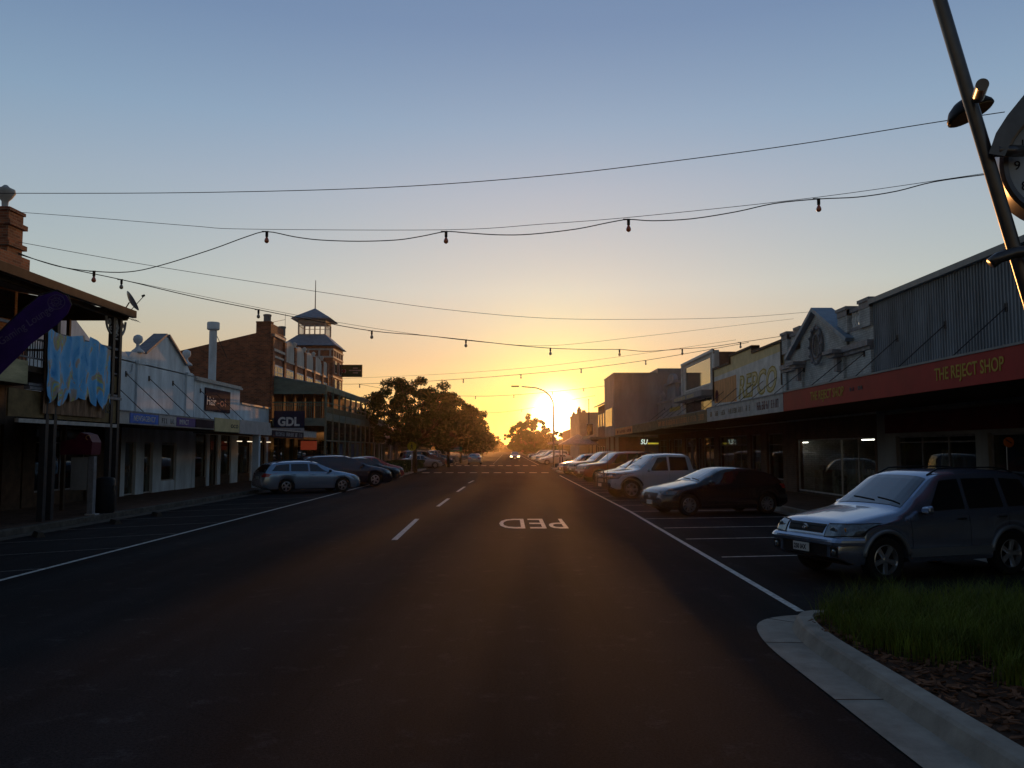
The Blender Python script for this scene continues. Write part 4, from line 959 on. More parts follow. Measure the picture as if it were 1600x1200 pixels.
# satellite dish
dsh=thing('satellite_dish','grey satellite dish fixed to the end of the hotel verandah roof','satellite dish',(-11.75,26.7,6.3))
ax_=Vector((.74,.42,.52)).normalized(); c=atY(203,472,26.8)
m=MB(); m.lathe([(.01,.0),(.14,.015),(.26,.05),(.34,.09),(.345,.10),(.26,.065),(.14,.03),(.01,.02)],c,24,ax_); m.build('dish','galv',dsh,smooth=True)
e=c+ax_*.5; MB().tube([c+Vector((0,0,-.30)),e],.012,5).build('feed_arm','iron',dsh); MB().lathe([(.03,0),(.04,.08),(.03,.1)],e,8,-ax_).build('receiver','iron',dsh)
MB().tube([c-ax_*.02,c-ax_*.15+Vector((0,0,-.15)),(-11.8,26.65,6.3)],.022,6).build('bracket','iron',dsh)
an=thing('tv_antenna','small antenna sticking out below the satellite dish','antenna',atY(200,495,26.8)); p=atY(198,497,26.8); q=atY(217,502,26.8)
m=MB(); m.tube([p,q],.008,5)
for k in range(4): t=p.lerp(q,.3+k*.2); m.tube([t+Vector((-.02,-.16,.03)),t+Vector((.02,.16,-.03))],.006,4)
m.build('elements','iron',an)
# drape banner: blue sheet over a brown one
def cloth_mat():
    m=bpy.data.materials.new('banner_cloth'); m.use_nodes=True; nt=m.node_tree; b=nt.nodes['Principled BSDF']; L=nt.links.new; b.inputs['Roughness'].default_value=.8
    tc=nt.nodes.new('ShaderNodeTexCoord'); n=nt.nodes.new('ShaderNodeTexNoise'); n.inputs['Scale'].default_value=1.9; n.inputs['Detail'].default_value=3; n.inputs['Distortion'].default_value=.8; mp=nt.nodes.new('ShaderNodeMapping'); mp.inputs['Scale'].default_value=(1,1.5,.8)
    cr=nt.nodes.new('ShaderNodeValToRGB'); cr.color_ramp.interpolation='EASE'; el=cr.color_ramp.elements; el[0].position=.30; el[0].color=(.03,.30,.75,1); el[1].position=.46; el[1].color=(.16,.52,.92,1)
    for p_,c_ in ((.56,(.24,.60,.95,1)),(.585,(.55,.46,.42,1)),(.64,(.50,.40,.32,1)),(.66,(.65,.62,.15,1)),(.72,(.15,.5,.9,1))):
        e=el.new(p_); e.color=c_
    L(tc.outputs['Object'],mp.inputs[0]); L(mp.outputs[0],n.inputs['Vector']); L(n.outputs['Fac'],cr.inputs[0]); L(cr.outputs[0],b.inputs['Base Color']); MATS['banner_cloth']=m
cloth_mat(); mat('brown_cloth',(.30,.18,.11),.85,.4,3,stretch=(1,3,.6))
bn=thing('banner','blue patterned cloth banner draped over the hotel balcony rail','banner',(XV+.1,23.7,2.9))
nu=90; nv=26; m=MB(); V=[]
edges=[]
for i in range(nu+1):
    u_=i/nu; y=21.95+3.5*u_; tongue=abs(math.sin(u_*PI*6.0+.5))**.36
    zb=3.75-.62*tongue*(.8+.2*math.sin(u_*9)); zt=5.14-.10*math.sin(u_*PI*2.4)-.10*u_-(.16 if .55<u_<.62 else 0)
    for j in range(nv+1):
        t=j/nv; x=XV+.19+.05*math.sin(u_*PI*14+1.2*t)*(.25+.6*t)+.02*math.sin(u_*61)*t
        V.append(Vector((x,y+.03*math.sin(j*.5+u_*20)*t,zt+(zb-zt)*t)))
F_=[]
for i in range(nu):
    for j in range(nv): a=i*(nv+1)+j; F_.append((a,a+1,a+nv+2,a+nv+1))
m.add(V,F_); m.build('blue_cloth','banner_cloth',bn,smooth=True)
m=MB(); V=[]
for i in range(61):
    u_=i/60; y=22.0+3.4*u_
    for j in range(9): t=j/8; V.append(Vector((XV+.09+.02*math.sin(u_*50+t),y,5.0+(2.92-5.0)*t)))
m.add(V,[(i*9+j,i*9+j+1,i*9+j+10,i*9+j+9) for i in range(60) for j in range(8)]); m.build('brown_cloth','brown_cloth',bn,smooth=True)
# purple feather flag
mat('purple_cloth',(.06,.02,.16),.8,.2,3); mat('lilac_print',(.17,.13,.26),.8,.2,6)
YF=18.6
fl=thing('feather_flag','purple feather flag reading Gaming Lounge slanting from the hotel verandah','flag',(-12.2,YF,2.6))
pc=[(-60,648),(-60,585),(-20,540),(30,490),(62,463),(88,455),(104,462),(111,476),(106,490),(88,508),(50,536),(0,585)]
pw=[atY(u,v,YF) for u,v in pc]
m=MB(); n=len(pw); m.v=[p+Vector((0,-.012,0)) for p in pw]+[p+Vector((0,.012,0)) for p in pw]; m.f=[tuple(range(n)),tuple(range(2*n-1,n-1,-1))]+[(i,i+n,(i+1)%n+n,(i+1)%n) for i in range(n)]; m.build('cloth','purple_cloth',fl)
m=MB(); m.tube([atY(u,v,YF) for u,v in ((-75,660),(-60,583),(-20,538),(30,488),(62,461),(90,453),(106,461),(112,477))],.014,6); m.build('pole','iron',fl)
a=atY(2,540,YF-.02); b=atY(84,485,YF-.02); dr=(b-a).normalized(); upv=Vector((0,-1,0)).cross(dr)
fit('lettering','Gaming Lounge',a,dr,upv if upv.z>0 else -upv,(b-a).length,.17,'lilac_print',fl)
c=atY(88,472,YF-.02); m=MB(); 
for rr_ in (.16,.09,.04): m.tube([c+Vector((rr_*1.15*math.cos(t*PI/12),0,rr_*math.sin(t*PI/12))) for t in range(25)],.009,4)
for k in range(8): m.tube([c+Vector((.06*math.cos(k*PI/4),0,.05*math.sin(k*PI/4))),c+Vector((.15*math.cos(k*PI/4+.3),0,.13*math.sin(k*PI/4+.3)))],.006,4)
m.build('emblem','lilac_print',fl)
# L2 white gabled shop
r=thing('shop_building','white rendered shop with steep gable and ball finials beside the hotel','building',(-FL,34,0),GLB)
bx=SB(-1,FL); shell(r,-1,FL,27.1,41.55,3.1,5.55,'white_render',roofz=5.0)
front_shop(r,-1,FL,27.1,33.9,3.1,[(27.8,31.2,'win')],'dark_timber',pane='dark_glass')
front_shop(r,-1,FL,33.92,41.55,3.1,[(34.3,35.3,'door'),(36.1,37.0,'door'),(37.9,39.6,'win')],'white_render',stall='white_render',head=2.3,frame='pale_trim')
pts=[(27.1,5.5),(41.5,5.5),(41.5,5.62),(41.2,5.55),(40.9,5.75),(40.6,6.0),(40.3,5.95),(38.3,6.98),(37.7,7.0),(35.75,6.0),(35.2,6.0),(34.6,5.95),(34.3,5.7),(34.0,5.85),(31.4,5.85),(29.6,6.75),(29.2,6.75),(27.4,5.85),(27.1,5.85)]
m=MB(); m.prism(pts,'x',-FL-.3,-FL); m.build('gable','white_render',r)
for a,b in (((35.75,5.97),(37.85,7.02)),((38.15,7.02),(40.35,5.93))): MB().prism([a,b,(b[0],b[1]+.10),(a[0],a[1]+.10)],'x',-FL-.5,-FL+.12).build('gable_coping','grey_trim',r)
for y in (35.35,40.75): 
    MB().lathe([(.28,0),(.24,.08),(.12,.18),(.07,.26),(.07,.36),(.17,.44),(.20,.56),(.17,.68),(.06,.75)],(-FL-.1,y,5.98),14).build('ball_finial','white_render',r,smooth=True)
for a,b in ((35.0,35.6),(40.4,40.9)):
    m=MB(); bx(m,-.08,-.003,a,b,3.5,5.5); bx(m,-.14,-.003,a-.05,b+.05,5.5,5.62); m.build('pilaster','white_render',r)
for y0_,sg in ((34.3,1),(41.0,-1)): MB().tube([(-FL+.03,y0_+sg*.35*math.cos(t*PI/10),5.0+.45*math.sin(t*PI/10)*-1+.45) for t in range(8)],.03,6).build('scroll','white_render',r)
aw,f=awning(r,-1,FL,26.6,41.5,3.2,2.80,3.18,'pale_trim',rods=(29.5,31.7,34.1,36.3,38.9),rod_z=5.0)
mat('sign_blue',(.02,.15,.62),.5,.15,2); mat('sign_purple',(.05,.03,.22),.5,.15,2); mat('sign_dark',(.05,.03,.04),.9,.3,2); mat('sign_grey',(.42,.41,.42),.5,.15,2)
XA=-12.0
def panel(y0,y1,mt_,tx=None,tm='white_paint',cap=.18,z0=2.84,z1=3.16,w_=None,par=None):
    o=MB().box(XA,XA+.022,y0,y1,z0,z1).build('sign_panel',mt_,par or f)
    if tx: fit('lettering',tx,(XA+.024,y0+.25,z0+.07),lt,UP,(w_ or (y1-y0-.5)),cap,tm,o)
    return o
panel(27.3,29.5,'sign_blue','NEWSAGENCY'); o=panel(29.55,31.1,'sign_grey'); smudge_text(o,-1,-XA-.023,29.8,30.9,2.90,3.08,'worn_line_paint',3)
panel(31.15,33.0,'sign_purple','IMPACT',w_=.9); panel(33.05,35.1,'sign_dark')
# L3 Hair shop
r=thing('shop_building','low white shop with a dark Hair sign on its parapet','building',(-FL,47,0),GLB)
shell(r,-1,FL,41.6,48.7,3.1,5.35,'white_render',roofz=4.6)
front_shop(r,-1,FL,41.6,54.7,3.1,[(42.0,43.6,'win'),(44.0,45.2,'door'),(45.7,47.4,'win'),(48.6,51.0,'win'),(51.4,54.2,'win')],'white_render',frame='dark_timber',stall='dark_timber',interior='shop_interior')
bx=SB(-1,FL); m=MB(); bx(m,0,.3,48.7,54.7,3.1,4.55); bx(m,.3,12,54.3,54.6,.15,4.3); m.build('low_wall','white_render',r)
m=MB(); bx(m,-.14,.35,41.6,48.8,5.35,5.45); bx(m,-.08,.32,41.6,48.75,5.45,5.55); bx(m,-.1,.33,48.8,54.7,4.55,4.65); m.build('coping','pale_trim',r)
bx(MB(),.3,12,48.7,54.3,4.2,4.3).build('rear_roof','galv',r)
sg=bx(MB(),-.08,-.003,43.0,46.8,3.95,5.1).build('wall_sign','sign_dark',r); fit('lettering','Hair',(-FL+.084,43.15,4.25),lt,UP,1.35,.42,'white_paint',sg,bold=.004); mat('plum_print',(.16,.04,.12),.6,.2,4); fit('lettering','-ol',(-FL+.084,44.7,4.25),lt,UP,1.3,.44,'plum_print',sg)
aw,f=awning(r,-1,FL,41.55,54.0,3.2,2.72,3.05,'pale_trim',rods=(42.4,44.6),rod_z=4.9)
f.hide_render=False
o=MB().box(XA-.02,XA+.03,35.2,38.4,2.74,3.30).build('sign_panel','sign_cream',f); fit('lettering','oco',(XA+.034,37.2,2.92),lt,UP,1.0,.24,'ink',o)
MB().box(XA-.02,XA+.03,38.45,43.4,2.70,3.32).build('sign_panel','sign_grey',f)
o=MB().box(XA-.02,XA+.03,43.8,50.5,2.62,2.98).build('sign_panel','sign_dark',f); smudge_text(o,-1,-XA-.031,44.2,50.2,2.70,2.90,'sign_grey',21)
MB().box(-12.35,-12.05,41.7,42.0,.15,2.8).build('post','white_render',r)
GT2='lit tube lights under the left awning'
for y,lb in ((45.3,'short dim tube light, nearest under the left awning'),(47.1,'lit tube light, second from the camera under the left awning'),(48.9,'lit tube light, third from the camera under the left awning'),(50.8,'lit tube light, farthest under the left awning')): tube_light(-14.1,y,2.42,lb,GT2,.8,mt_=TUBE2)
fl_=thing('flue','tall white metal flue with a drum cap rising behind the low white shop','flue',(-17,50.2,4.2)); c=atY(331,600,50.2)
MB().tube([(c.x,50.2,4.2),(c.x,50.2,8.95)],.22,14).build('pipe','white_render',fl_,smooth='auto'); MB().lathe([(.30,0),(.36,.05),(.36,.42),(.33,.46),(.05,.5)],(c.x,50.2,9.0),18).build('cap','white_render',fl_,smooth='auto')
MB().tube([(c.x+.15,50.2,8.8),(c.x+.6,51,7.4)],.02,5).build('stay','iron',fl_)
# L4 brick hotel with tower
r=thing('hotel','large red brick hotel with curved gables, long balcony and rooftop lantern tower','building',(-FL,66,0),GLB)
m=MB()
pts=[(-FL,.15),(-FL,10.1),(-16.15,10.1),(-16.15,9.45),(-21.4,8.2),(-30,6.4),(-30,.15)]
m.prism(pts,'y',54.75,55.1); m.build('side_wall','red_brick',r)
m=MB(); m.box(-FL-.35,-FL,55.1,73.8,3.9,8.4); m.box(-FL-.35,-FL,55.1,58.0,8.4,10.1); m.build('wall','red_brick',r)
MB().box(-29.5,-FL-.35,55.1,80,6.2,6.4).build('roof','galv',r)
ys=[55.1,58.0,60.9,63.9,66.9,69.9,72.3]
for y in ys[:-1]+[72.0]: MB().box(-FL-.1,-FL+.14,y-.22,y+.22,3.9,9.2).build('pilaster','red_brick',r)
for i in range(1,6):
    a,b=ys[i],ys[i+1]; zt=9.55-.06*i; pts=[(a+.2,8.1),(b-.2,8.1)]+[((a+b)/2+((b-a)/2-.2)*math.cos(t*PI/10),8.3+(zt-8.3)*(math.sin(t*PI/10)**.6 if t not in(0,10) else 0)) for t in range(11)]
    MB().prism(pts,'x',-FL-.3,-FL+.05).build('curved_gable','pale_render',r)
    MB().lathe([(.14,0),(.10,.1),(.17,.3),(.05,.42)],(-FL,a,9.2),10).build('finial','pale_render',r,smooth=True)
m=MB()
for z in (8.35,9.3): m.box(-FL-.02,-FL+.16,55.1,57.8,z,z+.16)
for a,b in zip(ys,ys[1:]): m.box(-FL-.02,-FL+.10,a+.25,b-.25,7.95,8.08); m.box(-FL-.02,-FL+.10,a+.35,b-.35,6.35,6.5)
m.build('string_course','pale_trim',r)
for a,b in zip(ys,ys[1:]):
    f=MB().box(-FL+.01,-FL+.07,a+.4,b-.4,6.5,7.5).build('window','white_render',r)
    m=MB(); n_=3; w_=(b-a-1.0)/n_
    for k in range(n_): 
        m.box(-FL+.072,-FL+.078,a+.5+k*w_+.05,a+.5+(k+1)*w_-.05,7.05,7.4); m.box(-FL+.072,-FL+.078,a+.5+k*w_+.05,a+.5+(k+1)*w_-.05,6.65,7.0)
    m.build('pane','dark_glass',f)
for y,z,x in ((55.3,10.1,-15.6),(58.0,9.7,-15.35)):
    MB().lathe([(.24,0),(.24,.5),(.27,.52),(.27,.62),(.2,.64)],(x,y,z),12).build('chimney_pot','grey_render',r,smooth='auto')
_an=thing('tv_antenna','thin mast antenna with a stay on the brick hotel parapet','antenna',(-15.3,58.6,9.4)); MB().tube([(-15.3,58.6,9.4),(-15.3,58.6,11.3)],.014,5).build('mast','iron',_an); MB().tube([(-15.6,55.5,10.2),(-15.3,58.6,10.9)],.014,5).build('stay','iron',_an)
MB().box(-16.15,-FL+.05,54.68,55.2,10.1,10.2).build('parapet_cap','red_brick',r)
MB().box(-FL-6,-FL,78.35,90,.15,6.7).build('rear_wing','brown_brick',r)
for y in (79.5,82.5,85.5):
    f=MB().box(-FL,-FL+.04,y,y+1.1,4.4,6.2).build('window','pale_trim',r); MB().box(-FL+.041,-FL+.05,y+.08,y+1.02,4.5,6.1).build('pane','dark_glass',f)
# tower
tx0,tx1,ty0,ty1=-19.3,-FL+.1,73.8,78.3
MB().box(tx0,tx1,ty0,ty1,3.9,10.9).build('tower_wall','red_brick',r)
m=MB(); 
for z in (6.6,8.2,9.9,10.55): m.box(tx0-.04,tx1+.06,ty0-.06,ty1+.04,z,z+.14)
for k in range(5): x=tx0+.1+k*(tx1-tx0-.4)/4; m.box(x,x+.16,ty0-.05,ty0,10.04,10.55)
for k in range(5): y=ty0+.1+k*(ty1-ty0-.4)/4; m.box(tx1,tx1+.05,y,y+.16,10.04,10.55)
m.build('tower_trim','pale_trim',r)
for z in (7.0,8.6): 
    for y in (74.6,76.6): f=MB().box(tx1,tx1+.04,y,y+.8,z,z+1.1).build('window','pale_trim',r); MB().box(tx1+.041,tx1+.05,y+.08,y+.72,z+.08,z+1.02).build('pane','dark_glass',f)
cx,cy=(tx0+tx1)/2,(ty0+ty1)/2
def frus(mb,x0,x1,y0,y1,z0,a0,a1,b0,b1,z1):
    return mb.add([(x0,y0,z0),(x1,y0,z0),(x1,y1,z0),(x0,y1,z0),(a0,b0,z1),(a1,b0,z1),(a1,b1,z1),(a0,b1,z1)],[(3,2,1,0),(4,5,6,7),(0,1,5,4),(1,2,6,5),(2,3,7,6),(3,0,4,7)])
m=MB(); frus(m,tx0-.25,tx1+.3,ty0-.3,ty1+.3,10.95,cx-1.25,cx+1.25,cy-1.25,cy+1.25,12.0); m.build('tower_roof','blue_roof',r)
lx0,lx1,ly0,ly1=cx-1.2,cx+1.2,cy-1.2,cy+1.2
m=MB(); m.box(lx0,lx1,ly0,ly1,12.0,12.1); m.box(lx0,lx1,ly0,ly1,13.1,13.4)
def lpost(x,y,w_=.06): m.box(x-w_/2,x+w_/2,y-w_/2,y+w_/2,12.1,13.1)
for k in range(6):
    t=-1.17+2.34*k/5
    for q in (-1.17,1.17): lpost(cx+t,cy+q,.10 if k in(0,5) else .05); 
    if k not in (0,5):
        for q in (-1.17,1.17): lpost(cx+q,cy+t,.05)
for q in (-1.17,1.17): m.box(cx-1.17,cx+1.17,cy+q-.02,cy+q+.02,12.82,12.86); m.box(cx+q-.02,cx+q+.02,cy-1.17,cy+1.17,12.82,12.86)
lan=m.build('lantern_frame','pale_trim',r)
m=MB(); frus(m,cx-1.75,cx+1.75,cy-1.75,cy+1.75,13.4,cx-1.62,cx+1.62,cy-1.62,cy+1.62,13.48); m.build('lantern_eave','pale_trim',lan)
m=MB(); frus(m,cx-1.7,cx+1.7,cy-1.7,cy+1.7,13.48,cx-.04,cx+.04,cy-.04,cy+.04,14.55); m.build('lantern_roof','blue_roof',lan)
MB().tube([(cx,cy,14.4),(cx,cy,17.1)],.05,6,.03).build('flagpole','iron',lan)
# balcony along the brick hotel
XB=-11.7; y0,y1=55.2,82
m=MB(); m.add([(-FL+.15,y0,6.75),(-FL+.15,y1,6.75),(XB,y1,6.15),(XB,y0,6.15),(-FL+.15,y0,6.69),(-FL+.15,y1,6.69),(XB,y1,6.09),(XB,y0,6.09)],[(0,1,2,3),(7,6,5,4),(0,4,5,1),(1,5,6,2),(2,6,7,3),(3,7,4,0)]); m.build('verandah_roof','blue_roof',r)
m=MB(); m.prism([(-FL+.15,5.55),(XB,5.55),(XB,6.12),(-FL+.15,6.65)],'y',y0-.03,y0); m.build('verandah_end','green_panel',r)
MB().box(-FL+.15,XB,y0,y1,3.85,3.98).build('balcony_floor','green_timber',r)
MB().box(XB-.03,XB+.03,y0,y1,3.95,4.35).build('balcony_fascia','green_panel',r); MB().box(-FL+.1,XB,y0-.04,y0,3.5,4.0).build('balcony_fascia','green_panel',r)
MB().box(XB-.03,XB+.03,y0,y1,5.75,6.1).build('verandah_beam','green_timber',r)
y=y0
while y<=y1+.1: 
    MB().box(XB-.06,XB+.06,y-.06,y+.06,.15,6.05).build('verandah_post','green_timber',r); y+=2.2
m=MB(); m.box(XB-.03,XB+.03,y0,y1,4.98,5.05); m.box(XB-.02,XB+.02,y0,y1,4.72,4.76); m.box(-FL+.1,XB,y0-.03,y0+.03,4.98,5.05); m.box(-FL+.1,XB,y0-.02,y0+.02,4.8,4.84)
rr=m.build('balcony_rail','green_timber',r)
m=MB(); x=-FL+.2
while x<XB: m.box(x,x+.03,y0-.015,y0+.015,4.0,4.98); x+=.14
y=y0
while y<y1: m.box(XB-.012,XB+.012,y,y+.03,4.35,4.72); y+=.16
m.build('railing_bars','green_timber',rr)
gls=MB(); fr=MB(); y=y0
while y<y1-.5:
    fr.box(XB-.04,XB+.04,y+.06,y+2.14,2.52,2.60); fr.box(XB-.04,XB+.04,y+.06,y+.12,2.6,3.85); gls.box(XB-.005,XB+.005,y+.12,y+2.1,2.6,3.85); y+=2.2
fo=fr.build('screen_frame','green_timber',r); gls.build('screen_pane',mt,fo)
mat('ochre_wall',(.28,.17,.05),.7,.3,1.5); mat('poster_blue',(.10,.16,.30),.6,.3,2)
front_shop(r,-1,FL,55.2,82,3.85,[(56,59,'win'),(60,61.4,'door'),(62.4,66,'win'),(67,68.4,'door'),(69.4,74,'win'),(75,76.4,'door'),(77,81,'win')],'ochre_wall',frame='green_timber',stall='ochre_wall')
for y in (63.2,68.0,70.2): MB().box(XB-.7,XB-.66,y,y+1.3,1.0,2.4).build('poster','poster_blue',r)
gd=thing('wall_sign','navy GDL sign with pale strip hung on the balcony end','sign',(-13.2,y0-.1,3.2)); a=atY(428,676,y0-.12); b=atY(476,642,y0-.12)
sg=MB().box(a.x,b.x,y0-.16,y0-.09,a.z+.32,b.z).build('board','sign_dark',gd); sg.data.materials[0]=mat('navy',(.02,.025,.06),.5,.2,2)
fit('lettering','GDL',(a.x+.25,y0-.165,a.z+.45),(1,0,0),UP,b.x-a.x-.55,.52,'white_paint',sg,bold=.03)
st=MB().box(a.x,b.x,y0-.16,y0-.09,a.z,a.z+.30).build('strip','sign_grey',gd)
m=MB(); rn=random.Random(2); x=a.x+.2
while x<b.x-.25: w_=rn.uniform(.04,.1); m.box(x,x+w_,y0-.163,y0-.158,a.z+.12,a.z+.19); x+=w_+.03
m.build('fine_print','navy',st)
gs=thing('projecting_sign','dark green projecting hotel sign with red and white emblem','sign',(-13.5,78,8)); a=atY(530,589,78); b=atY(566,570,78)
mat('sign_green',(.02,.06,.03),.5,.2,2)
bd=MB().box(a.x+.06,b.x-.06,77.95,78.1,a.z+.06,b.z-.06).build('board','sign_green',gs); m=MB(); m.box(a.x,b.x,77.93,78.12,a.z,a.z+.06); m.box(a.x,b.x,77.93,78.12,b.z-.06,b.z); m.box(a.x,a.x+.06,77.93,78.12,a.z+.06,b.z-.06); m.box(b.x-.06,b.x,77.93,78.12,a.z+.06,b.z-.06); m.box(-FL,a.x,77.98,78.06,a.z+.2,a.z+.28); m.box(-FL,a.x,77.98,78.06,b.z-.3,b.z-.22); m.build('frame','dark_timber',gs)
c=Vector((a.x+.42,77.94,(a.z+b.z)/2-.03)); MB().lathe([(.15,0),(.15,.01)],c,18,(0,-1,0)).build('emblem',mat('emblem_red',(.22,.02,.03),.5,.1,3),bd); 
m=MB(); 
for q in (-1,1): m.tube([c+Vector((q*.19*math.cos(t),-.01,.2*math.sin(t))) for t in [k*.25-1 for k in range(9)]],.018,5)
m.build('emblem','white_paint',bd)
m=MB(); rn=random.Random(5)
for zz,hw in ((.20,.22),(.0,.58),(-.22,.22)):
    x=-hw
    while x<hw: w_=rn.uniform(.05,.09); m.box(c.x+1.05+x,c.x+1.05+x+w_,77.943,77.949,c.z+.02+zz,c.z+.02+zz+.10); x+=w_+.03
m.build('lettering','sign_grey',bd)
rs=thing('lit_sign','glowing orange red light box under the far left awning','sign',(-13,54.2,2.0)); a=atY(470,703,54.2); b=atY(495,689,54.2)
MB().box(a.x,b.x,54.15,54.25,a.z,b.z).build('panel',emit('sign_glow',(.30,.045,.02),.28),rs); MB().box(a.x-.03,b.x+.03,54.17,54.27,b.z,b.z+.05).build('frame','iron',rs)
# warm uplighters on the columns under the awning
for k,y in enumerate((50.6,52.2,53.6)):
    t=thing('uplight','small warm uplight at the foot of a column, %s under the left awning'%['nearest of three','middle of three','farthest of three'][k],'light',(-14.9,y,.15),'warm uplights under the left awning')
    MB().lathe([(.06,0),(.07,.10),(.05,.12)],(-14.9,y,.15),10).build('housing','iron',t); MB().lathe([(.04,.118),(.04,.125)],(-14.9,y,.15),10).build('lens',emit('warm_lens',(1,.45,.12),6),t)
    l=bpy.data.lights.new('uplight_lamp','SPOT'); l.energy=10; l.color=(1,.42,.12); l.spot_size=R(70); l.shadow_soft_size=.04; lo=bpy.data.objects.new('uplight_lamp',l); col.objects.link(lo); lo.parent=t; lo.location=(0,0,.15); lo.rotation_euler=(PI,R(18),0)
# L5.. further left
for i,(y0,y1,h,wl,lb) in enumerate(((90.3,97,4.3,'ochre_wall','low timber fronted cafe beyond the brick hotel'),(98,112,5.2,'pale_render','pale shop behind the big street tree on the left'),(113,135,4.8,'grey_render','grey shop row behind the left street trees'),(136,165,5.6,'brown_brick','distant brick shops on the left'))):
    r=thing('shop_building',lb,'building',(-FL,(y0+y1)/2,0),GLB)
    shell(r,-1,FL,y0,y1,3.2,h,wl); front_shop(r,-1,FL,y0,y1,3.2,[(y0+.6,y0+4,'win'),(y0+4.5,y0+5.8,'door'),(y0+6.3,y1-.6,'win')],wl)
    awning(r,-1,FL,y0,y1,3.4,3.05,3.5,'grey_trim')
# ------------------------------------------------ trees, hedges
def make_tree(name,label,x,y,H,cw,tr,nc,nl,ls,seed,th=.28,group='street trees',leaf='leaf',flat=.8,zc=None,cd=None):
    rn=random.Random(seed); root=thing(name,label,'tree',(x,y,0),group); O=Vector((x,y,0)); cd=cd or cw
    tb=MB(); zt=H*th; tb.tube([O+Vector((0,0,0)),O+Vector((rn.uniform(-.1,.1),0,zt*.5)),O+Vector((rn.uniform(-.2,.2),.1,zt))],tr,9,tr*.7)
    base=O+Vector((0,0,zt)); cl=[]
    zc=H*.62 if zc is None else zc; hz=(H-zc)
    while len(cl)<nc:
        p=Vector((rn.uniform(-1,1),rn.uniform(-1,1),rn.uniform(-1,1)))
        if p.length>1 or p.length<.35: continue
        low=zc-H*th*.85
        q=O+Vector((p.x*cw/2,p.y*cd/2,zc+(p.z*hz if p.z>0 else p.z*low)))
        cl.append((q,rn.uniform(.55,1.1)))
    for q,_ in cl[:int(nc*.5)]:
        mid=base.lerp(q,.5)+Vector((0,0,-.15*H*.2)); tb.tube([base+Vector((0,0,-.2)),mid,q],tr*.32,5,tr*.06)
    tb.build('trunk','bark',root,smooth=True)
    lb=MB(); sz=cw/ (nc**.5)*.9
    for q,sc in cl:
        R_=sz*sc
        for _ in range(nl):
            d_=Vector((rn.gauss(0,1),rn.gauss(0,1),rn.gauss(0,.7))); d_=d_.normalized()*R_*rn.random()**.45; d_.z*=flat
            c=q+d_; a=Vector((rn.gauss(0,1),rn.gauss(0,1),rn.gauss(0,.6))).normalized(); b=a.cross(Vector((rn.gauss(0,1),rn.gauss(0,1),rn.gauss(0,1)))).normalized(); s_=ls*rn.uniform(.6,1.3)
            lb.add([c-a*s_,c+b*s_*.5,c+a*s_,c-b*s_*.5],[(0,1,2,3)])
    lb.build('crown',leaf,root); return root
make_tree('street_tree','broad dense street tree on the left kerb behind the clipped hedge',-7.9,73.5,8.1,9.8,.22,185,210,.12,11,th=.33,zc=4.5,cd=9.5)
make_tree('street_tree','second tree on the left, overlapping the broad one toward the road',-6.6,96,8.4,9,.2,130,150,.15,12,th=.28,zc=4.2)
make_tree('street_tree','third tree on the left, its crown edge lit by the sunset',-6.6,122,8.2,8.6,.2,110,120,.19,13,th=.2,zc=4.0)
t4=make_tree('street_tree','fourth tree on the left toward the gap where the road ends',-6.6,158,7.8,9,.22,90,110,.24,14,th=.16,zc=3.8)
t5=make_tree('street_tree','large orange lit tree mass right of the road gap',5.4,205,9.9,11,.3,170,150,.26,15,th=.12,zc=3.0,flat=.9)
make_tree('street_tree','lower tree just right of the large mass under the sun',12.5,215,6.4,12,.25,120,130,.28,16,th=.12,zc=2.4)
gm=make_tree('gum_tree','thin tall gum sticking up above the right hand tree mass',6.3,232,11.9,2.6,.14,14,80,.22,17,th=.7,zc=9.6,cd=2.6)
tall=[(-8,210,.95),(-7.5,260,.95),(-8,330,1),(-7,420,1.1),(9,300,1.0),(8.5,390,1.05),(8,500,1.1)]
nm=['fifth','sixth','seventh','eighth']
for i,(x,y,sc) in enumerate(tall):
    lb=f'{nm[i]} tree on the left, small with distance' if i<4 else ['small distant tree right of the road gap, nearest of three','small distant tree right of the road gap, middle of three','small distant tree right of the road gap, farthest of three'][i-4]
    dup(t4,(x,y,0),1.3*i,lb,sc=sc)
m=MB(); rn=random.Random(4)
for i in range(9000):
    x=rn.uniform(-220,220); y=rn.uniform(640,700); h=rn.uniform(0,6.5)*(.75+.25*math.sin(x*.05)); a=rn.uniform(0,6.28); s_=rn.uniform(1,2.2)
    c=Vector((x,y,h)); p=Vector((math.cos(a),math.sin(a)*.5,rn.uniform(-.5,.5)))*s_; q=Vector((0,rn.uniform(-.4,.4),1))*s_*.8; m.add([c-p,c-q,c+p,c+q],[(0,1,2,3)])
tag(m.build('far_wood','leaf_dark',origin=(0,660,0)),'low dark wood closing the far end of the road','trees',kind='stuff')
for k,(xa,xb,y,seed,lb) in enumerate(((-60,-22,150,5,'leafy backdrop behind the left shops'),(22,60,170,6,'leafy backdrop behind the right shops'))):
    pass
